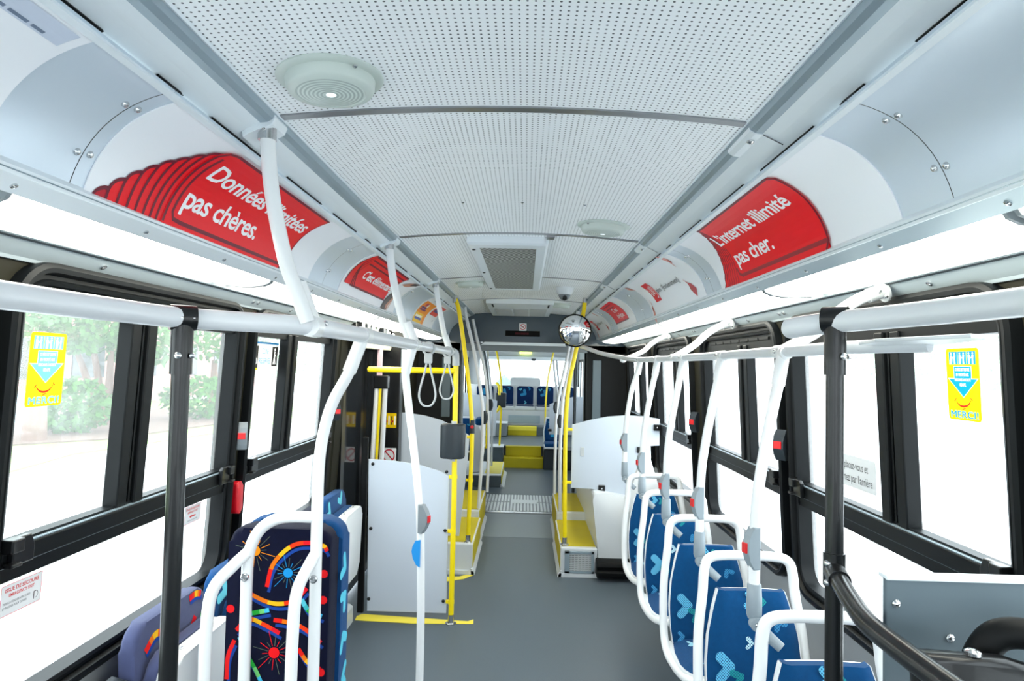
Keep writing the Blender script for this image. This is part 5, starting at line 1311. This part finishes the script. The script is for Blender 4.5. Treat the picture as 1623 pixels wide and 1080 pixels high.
# reserved zone notice
d = Decal(); w = .32
d.poly([(0, 0), (w, 0), (w, .155), (0, .155)], (236, 240, 244), 0); d.stroke([(0, .150), (w, .150)], .007, (30, 150, 220), .0004)
d.poly([(.005, .03), (.075, .03), (.075, .135), (.005, .135)], (34, 30, 26), .0004); d.poly([(.005, .022), (.075, .022), (.075, .032), (.005, .032)], (226, 220, 0), .0006)
d.poly(circle(.040, .122, .007, 10), (250, 250, 250), .0006); d.stroke([(.038, .11), (.038, .078), (.058, .076), (.064, .052)], .008, (250, 250, 250), .0006); d.stroke([(.040+.022*math.cos(a), .065+.022*math.sin(a)) for a in [2.2+k*.5 for k in range(9)]], .005, (250, 250, 250), .0006)
d.poly([(.245, .04), (.315, .04), (.315, .135), (.245, .135)], (44, 42, 40), .0004); d.poly(circle(.278, .122, .007, 10), (250, 250, 250), .0006); d.stroke([(.278, .112), (.275, .08), (.265, .048)], .012, (250, 250, 250), .0006); d.stroke([(.278, .085), (.29, .048)], .008, (250, 250, 250), .0006); d.stroke([(.278, .10), (.30, .082), (.302, .05)], .004, (250, 250, 250), .0006)
d.text('ZONE', .16, .098, .028, (84, 164, 220), .0006, width=.075, align='c'); d.text('RÉSERVÉE', .16, .052, .028, (84, 164, 220), .0006, width=.135, align='c')
r = random.Random(9)
tag(d.build('reserved_zone_sticker', on_wall(-1, 3.0, 1.63, -.033), M['print'], None), 'Zone réservée sticker with wheelchair pictogram on the second left window', 'sticker')
d = Decal(); d.poly([(0, 0), (.11, 0), (.11, .30), (0, .30)], (232, 236, 240), 0); d.poly([(.005, .20), (.105, .20), (.105, .295), (.005, .295)], (50, 84, 160), .0004); d.poly([(.01, .10), (.10, .10), (.10, .16), (.01, .16)], (60, 160, 220), .0004)
for k in range(3): d.stroke([(.02, .28-k*.025), (.09, .28-k*.025)], .008, (226, 232, 244), .0006)
tag(d.build('notice_sticker', lambda a, b, l: wp(4.12+a, 1.50+b, .003+l, -1), M['print'], None), 'tall blue and white notice on the dark pillar before the door', 'sticker')
# red emergency handles and pillar stop buttons
def red_handle(label, y, z, x):
    t = thing('emergency_handle', label, 'emergency handle', (x, y, z), 'red emergency window handles')
    bm = NB(); add_prism(bm, rrect(y-.028, y+.028, z-.068, z+.068, .02, 5), 'X', x-.028, x+.012, bev=.008); obj('handle', bm, M['red'], t, smooth=45)
    bm = NB(); add_box(bm, x-.05, x-.026, y-.035, y+.035, z-.05, z+.05, bev=.004); obj('base', bm, M['black'], t)
red_handle('red emergency handle on the pillar beside the first left window, by the navy seat', 2.84, 1.108, -1.178)
red_handle('red emergency handle cut off at the left edge of the photo', 1.49, 1.13, -1.175)
stop_button('grey stop button with red key on the pillar between the left windows', (-1.155, 2.80, 1.375), (.4, -1, 0), .115, .05, .02, True, 'greyp')
stop_button('stop button on the dark pillar just before the door', (-1.165, 4.22, 1.38), (.75, -.7, 0), .115, .05, .03, True, 'dgrey')
stop_button('stop button on the pillar behind the nearest white seat pole', (1.152, 2.88, 1.385), (-.8, -.6, 0), .13, .05, .03, True, 'dgrey')
stop_button('stop button on the farther right pillar, behind the second seat pole', (1.15, 4.33, 1.36), (-.8, -.6, 0), .13, .05, .03, True, 'dgrey')

# ------------------------------------------------------------------ poles and fittings around the articulation and in the rear car
def grey_pole(label, pts, m='rail', r=.0165, btn=None, bl=None):
    t = yellow_pole('grab_pole', label, pts, None, 'pole', r, 'poles round the articulation', m)
    if btn:
        stop_button(bl, btn, (1 if btn[0] < 0 else -1, -.5, 0), .13, .035, .026, False, 'dgrey', 'dark push pads on the far poles')
    return t
grey_pole('pale bowed pole on the left wheel box, just past the yellow pole', [(-.556, 6.42, 2.26), (-.545, 6.42, 2.17), (-.452, 6.42, 1.81), (-.385, 6.42, 1.45), (-.358, 6.42, 1.265), (-.352, 6.42, .963), (-.378, 6.42, .32)], btn=(-.34, 6.42, 1.19), bl='dark push pad on the near pale pole beyond the left yellow pole')
grey_pole('second pale bowed pole on the left, at the bellows end of the wheel box', [(-.55, 7.3, 2.2), (-.482, 7.3, 1.928), (-.414, 7.3, 1.69), (-.365, 7.3, 1.35), (-.355, 7.3, 1.212), (-.340, 7.3, .75), (-.345, 7.3, .31)], btn=(-.335, 7.3, 1.26), bl='dark push pad on the second pale pole on the left')
grey_pole('grey bowed pole right of the aisle, nearest the yellow pole', [(.545, 6.45, 2.24), (.50, 6.45, 1.85), (.452, 6.45, 1.60), (.415, 6.45, 1.40), (.400, 6.45, 1.12), (.398, 6.45, .70), (.408, 6.45, .31)], btn=(.395, 6.45, 1.17), bl='dark push pad on the near grey pole right of the aisle')
grey_pole('grey bowed pole right of the aisle, farther from the yellow pole', [(.56, 7.3, 2.2), (.52, 7.3, 1.90), (.46, 7.3, 1.60), (.415, 7.3, 1.35), (.395, 7.3, 1.10), (.390, 7.3, .70), (.392, 7.3, .31)], btn=(.392, 7.3, 1.25), bl='dark push pad on the far grey pole right of the aisle')
grey_pole('dark grey pole standing on the small box beyond the articulation', [(-.60, 9.35, 2.1), (-.53, 9.35, 1.8), (-.475, 9.35, 1.4), (-.455, 9.35, 1.0), (-.455, 9.35, .10)], 'greyp', .018)
grey_pole('pale pole beside the dark grey one beyond the articulation', [(-.58, 9.9, 2.1), (-.51, 9.9, 1.7), (-.46, 9.9, 1.3), (-.435, 9.9, .9), (-.43, 9.9, .20)])
grey_pole('yellow pole behind the grey poles left of the rear aisle', [(-.62, 10.4, 2.15), (-.56, 10.4, 1.9), (-.54, 10.4, 1.2), (-.54, 10.4, .4)], 'yellow')
grey_pole('yellow bowed pole at the left of the rear steps', [(-.50, 11.2, 2.15), (-.47, 11.2, 2.02), (-.385, 11.2, 1.60), (-.352, 11.2, 1.28), (-.352, 11.2, .9), (-.365, 11.2, .33)], 'yellow')
grey_pole('thin yellow bowed pole at the right of the rear steps', [(.56, 11.4, 2.15), (.53, 11.4, 1.98), (.475, 11.4, 1.72), (.43, 11.4, 1.45), (.405, 11.4, 1.1), (.40, 11.4, .5)], 'yellow', .014)
for q, (x, y) in enumerate(((.47, 10.2), (.52, 10.2))): grey_pole(['leaning pale tube right of the rear aisle', 'second leaning pale tube beside it right of the rear aisle'][q], [(x, y, 1.80), (x+.035, y, 1.5), (x+.10, y, 1.15), (x+.10, y, .9)])
for q, (x, y) in enumerate(((-.70, 7.2), (-.64, 7.25))): grey_pole(['dark tube standing in the left articulation corner', 'second dark tube in the left articulation corner'][q], [(x, y, 1.85), (x, y, .33)], 'greyp', .014)
grey_pole('dark grey upright right of the yellow pole, in front of the bellows', [(.60, 7.4, 1.80), (.60, 7.4, .9), (.60, 7.4, .31)], 'dgrey', .017)
t = thing('card_reader', 'small dark box with yellow straps on the yellow pole by the rear steps', 'box', (-.352, 11.15, 1.12))
bm = NB(); add_box(bm, -.44, -.27, 11.10, 11.22, .99, 1.24, bev=.02); obj('housing', bm, M['dgrey'], t)
bm = NB(); add_tube(bm, [(-.44, 11.12, 1.40), (-.40, 11.1, 1.36), (-.38, 11.1, 1.20)], .022, 10); add_tube(bm, [(-.45, 11.12, .90), (-.40, 11.1, .95), (-.37, 11.1, 1.02)], .022, 10); obj('strap', bm, M['yellow'], t, smooth=True)
# small step box with pale top, grey blocks beside the steps
t = thing('step_box', 'low grey and white step box left of the aisle beyond the articulation', 'step box', (-.5, 9.8, 0))
bm = NB(); add_box(bm, -1.18, -.262, 9.3, 10.6, 0, .155, bev=.006); obj('box', bm, M['slate'], t)
bm = NB(); add_box(bm, -1.18, -.262, 9.3, 10.6, .150, .165, bev=.004); obj('top', bm, M['white'], t)
bm = NB(); add_box(bm, -.50, -.275, 9.42, 10.58, .164, .168); add_box(bm, -.2625, -.2585, 9.34, 10.58, .03, .15); obj('tread', bm, M['tape'], t)
bm = NB(); add_prism(bm, [(-.27, .04), (-.215, 0), (-.27, 0)], 'Y', 9.28, 10.6); obj('kerb', bm, M['white'], t)
t = thing('equipment_box', 'slate grey block at the left end of the yellow rear steps', 'block', (-.4, 11.2, 0))
bm = NB(); add_box(bm, -.62, -.30, 11.04, 11.4, 0, .335, bev=.008); obj('block', bm, M['slate'], t)
bm = NB(); add_box(bm, -.62, -.29, 11.03, 11.4, .335, .35, bev=.004); obj('cap', bm, M['white'], t)
t = thing('equipment_box', 'grey block left of the upper yellow step at the back of the bus', 'block', (-.4, 12.9, .33))
bm = NB(); add_box(bm, -.62, -.285, 12.75, 13.1, .33, .58, bev=.02); obj('block', bm, M['greyp'], t)
bm = NB(); add_box(bm, -.63, -.28, 12.74, 13.1, .58, .60, bev=.008); obj('cap', bm, M['alu'], t)
t = thing('equipment_box', 'dark block under the blue seat right of the yellow rear steps', 'block', (.7, 11.2, 0))
bm = NB(); add_box(bm, .375, 1.18, 10.95, 11.4, 0, .33, bev=.008); obj('block', bm, M['dgrey'], t)
# rear partitions
def rear_sheet(label, pts, y):
    t = thing('partition', label, 'partition', (pts[0][0], y, pts[0][1]), 'small white partitions in the rear car')
    bm = NB(); add_prism(bm, pts, 'Y', y, y+.012, bev=.003); obj('sheet', bm, M['panel'], t)
    bm = NB(); add_box(bm, pts[0][0]-.02, pts[0][0]+.04, y-.02, y+.02, pts[0][1]+.05, pts[0][1]+.09, bev=.004); obj('clip', bm, M['black'], t)
rear_sheet('white partition left of the aisle beyond the bellows, behind the pale poles', [(-1.1, .55), (-.42, .55), (-.40, 1.12), (-.62, 1.20), (-1.1, 1.26)], 10.75)
rear_sheet('white partition right of the aisle beyond the bellows, behind the grey poles', [(.44, .62), (1.15, .62), (1.15, 1.24), (.80, 1.22), (.44, 1.10)], 10.55)
# rear-facing pair of blue seats in the rear car
def far_seat(label, x, y, z, k=1.0, fab='fabric_side', grp=None, back=True):
    t = thing('bus_seat', label, 'bus seat', (x, y, z), grp)
    bm = NB(); add_prism(bm, [(x-.20*k, z), (x+.20*k, z), (x+.215*k, z+.20*k), (x+.17*k, z+.47*k), (x-.17*k, z+.47*k), (x-.215*k, z+.20*k)], 'Y', y, y+.04, bev=.02); obj('shell', bm, M['pwhite'], t, smooth=50)
    bm = NB(); add_prism(bm, [(x-.175*k, z+.02), (x+.175*k, z+.02), (x+.19*k, z+.20*k), (x+.15*k, z+.445*k), (x-.15*k, z+.445*k), (x-.19*k, z+.20*k)], 'Y', y-.025, y+.005, bev=.012); obj('backrest', bm, M[fab], t, smooth=50)
    bm = NB(); add_prism(bm, [(x-.19*k, y-.40), (x+.19*k, y-.40), (x+.19*k, y+.02), (x-.19*k, y+.02)], 'Z', z-.035, z+.03, bev=.02); obj('seat_cushion', bm, M[fab], t, smooth=50)
    bm = NB(); add_prism(bm, [(x-.20*k, y-.42), (x+.20*k, y-.42), (x+.20*k, y+.03), (x-.20*k, y+.03)], 'Z', z-.06, z-.03, bev=.012); obj('seat_pan', bm, M['pwhite'], t, smooth=50)
    d = Decal(); heart(d, .02*k, .14*k, .10*k, .9, (60, 170, 215), 0); heart(d, -.08*k, .36*k, .05*k, 1.8, (110, 200, 220), 0); heart(d, .09*k, .33*k, .05*k, .4, (60, 150, 190), 0)
    d.build('woven_motif', lambda a, b, l: (x+a, y-.0262-l, z+b), M['weave'], t)
    return t
far_seat('blue seat facing the camera right of the yellow rear steps', .565, 11.35, .40, .92)
far_seat('blue seat mostly hidden behind the second left partition, beyond the bellows', -.85, 9.9, .50, .9)
t = thing('seat_end', 'white rounded seat end with a blue cushion left of the aisle beyond the bellows', 'bus seat', (-.62, 9.6, .17))
bm = NB(); add_prism(bm, [(-.70, .17), (-.58, .17), (-.54, .40), (-.545, .72), (-.60, .83), (-.70, .84)], 'Y', 9.45, 9.95, bev=.02); obj('shell', bm, M['pwhite'], t, smooth=50)
bm = NB(); add_box(bm, -.66, -.53, 9.5, 9.9, .83, .93, bev=.03); obj('seat_cushion', bm, M['fabric'], t, smooth=50)
# rear bench
t = thing('rear_bench', 'pale grey moulded bench base across the back of the bus', 'bench', (.05, 13.8, .5))
bm = NB(); add_box(bm, -1.18, 1.18, 13.42, 14.4, .5, .86, bev=.012)
for k in range(5):
    x = .05+(k-2)*.423; add_prism(bm, [(x-.20, 13.40), (x+.20, 13.40), (x+.20, 13.44), (x-.20, 13.44)], 'Z', .80, .90-.02, bev=.018)
obj('base', bm, M['lgrey'], t, smooth=45)
bm = NB(); add_box(bm, -.28, .36, 13.41, 13.425, .54, .70, bev=.004); obj('hatch', bm, M['alu2'], t)
bm = NB(); add_prism(bm, rrect(-1.16, 1.18, .84, 1.285, .03, 4), 'Y', 13.99, 14.10, bev=.02); obj('back_shell', bm, M['lgrey'], t, smooth=45)
bm = NB(); add_prism(bm, [(-.27, 1.26), (.37, 1.26), (.37, 1.40), (.35, 1.435), (.30, 1.45), (-.20, 1.45), (-.25, 1.435), (-.27, 1.40)], 'Y', 14.02, 14.16, bev=.015); obj('headrest_block', bm, M['lgrey'], t, smooth=45)
NM = ['leftmost', 'second from left', 'middle', 'second from right', 'rightmost']
for k in range(5):
    x = .05+(k-2)*.423
    o = thing('bench_seat', '%s dark blue seat on the rear bench under the back window' % NM[k], 'bus seat', (x, 13.95, .88), 'five seats of the rear bench')
    bm = NB(); add_prism(bm, rrect(x-.172, x+.172, .865, 1.268, .05, 5), 'Y', 13.955, 13.995, bev=.015); obj('backrest', bm, M['rearfab'], o, smooth=50)
    bm = NB(); add_prism(bm, [(x-.175, 13.48), (x+.175, 13.48), (x+.175, 13.95), (x-.175, 13.95)], 'Z', .855, .89, bev=.014); obj('seat_cushion', bm, M['rearfab'], o, smooth=50)
    d = Decal(); heart(d, .0, .24, .11, 1.0, (40, 116, 156), 0); heart(d, -.10, .32, .05, .2, (80, 150, 170), 0); heart(d, .10, .36, .05, 2.0, (40, 116, 156), 0); heart(d, .02, .06, .05, 1.5, (80, 150, 170), 0)
    d.build('woven_motif', lambda a, b, l: (x+a, 13.9545-l, .865+b), M['weave'], o)
bm = NB(); add_box(bm, -.09, .17, 14.40, 14.45, 1.955, 2.015, bev=.006); tag(obj('exit_light', bm, emis('exit_light_glow', (.72, .95, .02), .9)), 'lit yellow-green light above the rear window', 'light')
t = thing('dome_camera', 'tiny camera at the top of the rear window', 'security camera', (.22, 14.38, 1.84))
bm = NB(); add_lathe(bm, (.22, 14.38, 1.835), [(.05, .02), (.05, 0), (.03, -.03), (.001, -.035)], seg=14); obj('dome', bm, M['dgrey'], t, smooth=50)

# ------------------------------------------------------------------ outside
G0 = -.35
bm = NB(); add_box(bm, -80, 90, -60, 90, G0-.1, G0); struct('ground', bm, M['pave'])
bm = NB(); add_prism(bm, [(-9.2, 13.5), (-6, 30), (-14, 34), (-30, 20), (-11, 11.5)], 'Z', G0, G0+.03); add_prism(bm, [(-7.5, -6), (-7.6, 5), (-9.2, 13.5), (-11, 11.5), (-14, -6)], 'Z', G0, G0+.03); o = struct('ground_lawn', bm, M['grass'])
bm = NB(); add_prism(bm, [(-10.0, 15.8), (-9.2, 21), (-10, 26), (-18, 25), (-16, 16), (-12, 13.5)], 'Z', G0+.03, G0+.07); struct('ground_mulch', bm, M['mulch'])
def leaves(bm, c, rx, ry, rz, n, size, rnd, hollow=.5):
    for k in range(n):
        while True:
            p = Vector((rnd.uniform(-1, 1), rnd.uniform(-1, 1), rnd.uniform(-1, 1)))
            if hollow < p.length <= 1: break
        q = Vector((c[0]+p.x*rx, c[1]+p.y*ry, c[2]+p.z*rz))
        a = Vector((rnd.uniform(-1, 1), rnd.uniform(-1, 1), rnd.uniform(-1, 1))).normalized(); b = a.orthogonal().normalized()
        s_ = size*rnd.uniform(.6, 1.3)
        bm.faces.new([bm.verts.new(q+a*s_), bm.verts.new(q+b*s_*.5), bm.verts.new(q-a*s_*.8), bm.verts.new(q-b*s_*.5)])
def plant(name, label, cat, x, y, trunk_h, tr, blobs, n, size, seed, lm='leaf', stems=1, grp='greenery outside the left windows'):
    rnd = random.Random(seed)
    t = thing(name, label, cat, (x, y, G0), grp)
    if trunk_h:
        bm = NB()
        for k in range(stems):
            dx = (k-(stems-1)/2)*.25; add_tube(bm, [(x+dx*.3, y, G0), (x+dx, y+.05*k, G0+trunk_h*.5), (x+dx*2.2, y-.05*k, G0+trunk_h)], (tr, tr*.55), 10, sm=4)
        obj('trunk', bm, M['bark'], t, smooth=True)
    bm = NB()
    for (dx, dy, dz, rx, ry, rz) in blobs: leaves(bm, (x+dx, y+dy, G0+dz), rx, ry, rz, n, size, rnd)
    obj('foliage', bm, M[lm], t)
plant('tree', 'pale trunked tree outside the left window, behind the yellow sticker', 'tree', -11.3, 15.2, 2.6, .26, [(0, 0, 4.6, 2.0, 2.0, 1.6), (-.8, .6, 3.6, 1.4, 1.4, .9)], 700, .13, 1, 'leaf2')
plant('tree', 'multi-stemmed leafy tree in the middle of the left window', 'tree', -12.4, 19.3, 2.2, .14, [(0, 0, 3.3, 1.5, 1.6, 1.2), (.4, 1.2, 2.5, 1.2, 1.3, .8), (-.4, -1, 2.9, 1.1, 1.1, .9)], 800, .12, 2, 'leaf', 4)
plant('bush', 'round bush below the tree in the left window', 'bush', -11.6, 16.9, 0, .1, [(0, 0, .75, 1.0, 1.0, .75)], 1100, .10, 3, 'leaf')
plant('bush', 'bright low bush seen through the far half of the left window', 'bush', -10.6, 22.0, 0, .1, [(0, 0, .7, 1.4, 1.4, .8)], 1100, .12, 4, 'leaf')
plant('tree', 'dense green tree top behind the black post at left', 'tree', -12.5, 26.5, 2.0, .2, [(0, 0, 3.6, 2.0, 2.4, 1.7)], 1400, .15, 5, 'leaf')
plant('tree', 'faint tree seen through the second left window', 'tree', -13.5, 36, 1.8, .2, [(0, 0, 2.8, 2.6, 3.0, 1.8)], 1000, .2, 7, 'leaf2')
plant('tree', 'pale tree outside the right window, behind its yellow sticker', 'tree', 24, 34, 1.6, .3, [(0, 0, 3.6, 3.4, 3.0, 2.4)], 1500, .24, 8, 'leaf2', 1, 'greenery outside the right windows')
plant('tree', 'farther pale tree outside the right window', 'tree', 22, 40, 1.6, .3, [(0, 0, 4.4, 3.2, 3.0, 2.8)], 1300, .26, 9, 'leaf2', 1, 'greenery outside the right windows')
def building(label, x0, x1, y0, y1, h, wallm, wins, face):
    t = thing('building', label, 'building', ((x0+x1)/2, (y0+y1)/2, G0))
    bm = NB(); add_box(bm, x0, x1, y0, y1, G0, h); obj('wall', bm, M[wallm], t)
    bm = NB(); add_box(bm, x0-.3, x1+.3, y0-.3, y1+.3, h, h+.4); obj('roof', bm, M['stone'], t)
    xf = x1 if face > 0 else x0
    for (y, z, w, hh) in wins:
        bm = NB(); add_box(bm, xf-.05, xf+.05, y, y+w, z, z+hh); obj('window', bm, M['darkglass'], t)
building('low red brick house far behind the trees at left', -26, -18, 20, 44, 4.2, 'brick', [(22+k*4, .8, 2, 1.5) for k in range(5)], 1)
building('far red brick building outside the right window', 30, 44, 44, 60, 3.4, 'brick', [(46+k*4, .6, 2, 1.4) for k in range(3)], -1)
bm = NB(); add_lathe(bm, (-13.1, 17.2, G0+.07), [(.26, 0), (.34, .9), (.37, .92), (.37, .98), (.30, 1.0)], seg=20); tag(obj('litter_bin', bm, M['bin'], smooth=45), 'pale blue bin standing under the trees outside the left window', 'bin')
t = thing('building', 'house with a green pointed gable far behind the bus', 'building', (-2.2, 60, G0))
bm = NB(); add_prism(bm, [(-4.5, 34.0), (-2.9, 34.0), (-2.9, 40), (-4.5, 40)], 'Z', G0, 1.2); obj('wall', bm, M['stone'], t)
bm = NB(); add_prism(bm, [(-2.0, .2), (.0, .2), (-1.05, 1.25)], 'Y', 34, 44); obj('roof', bm, M['roofgreen'], t)
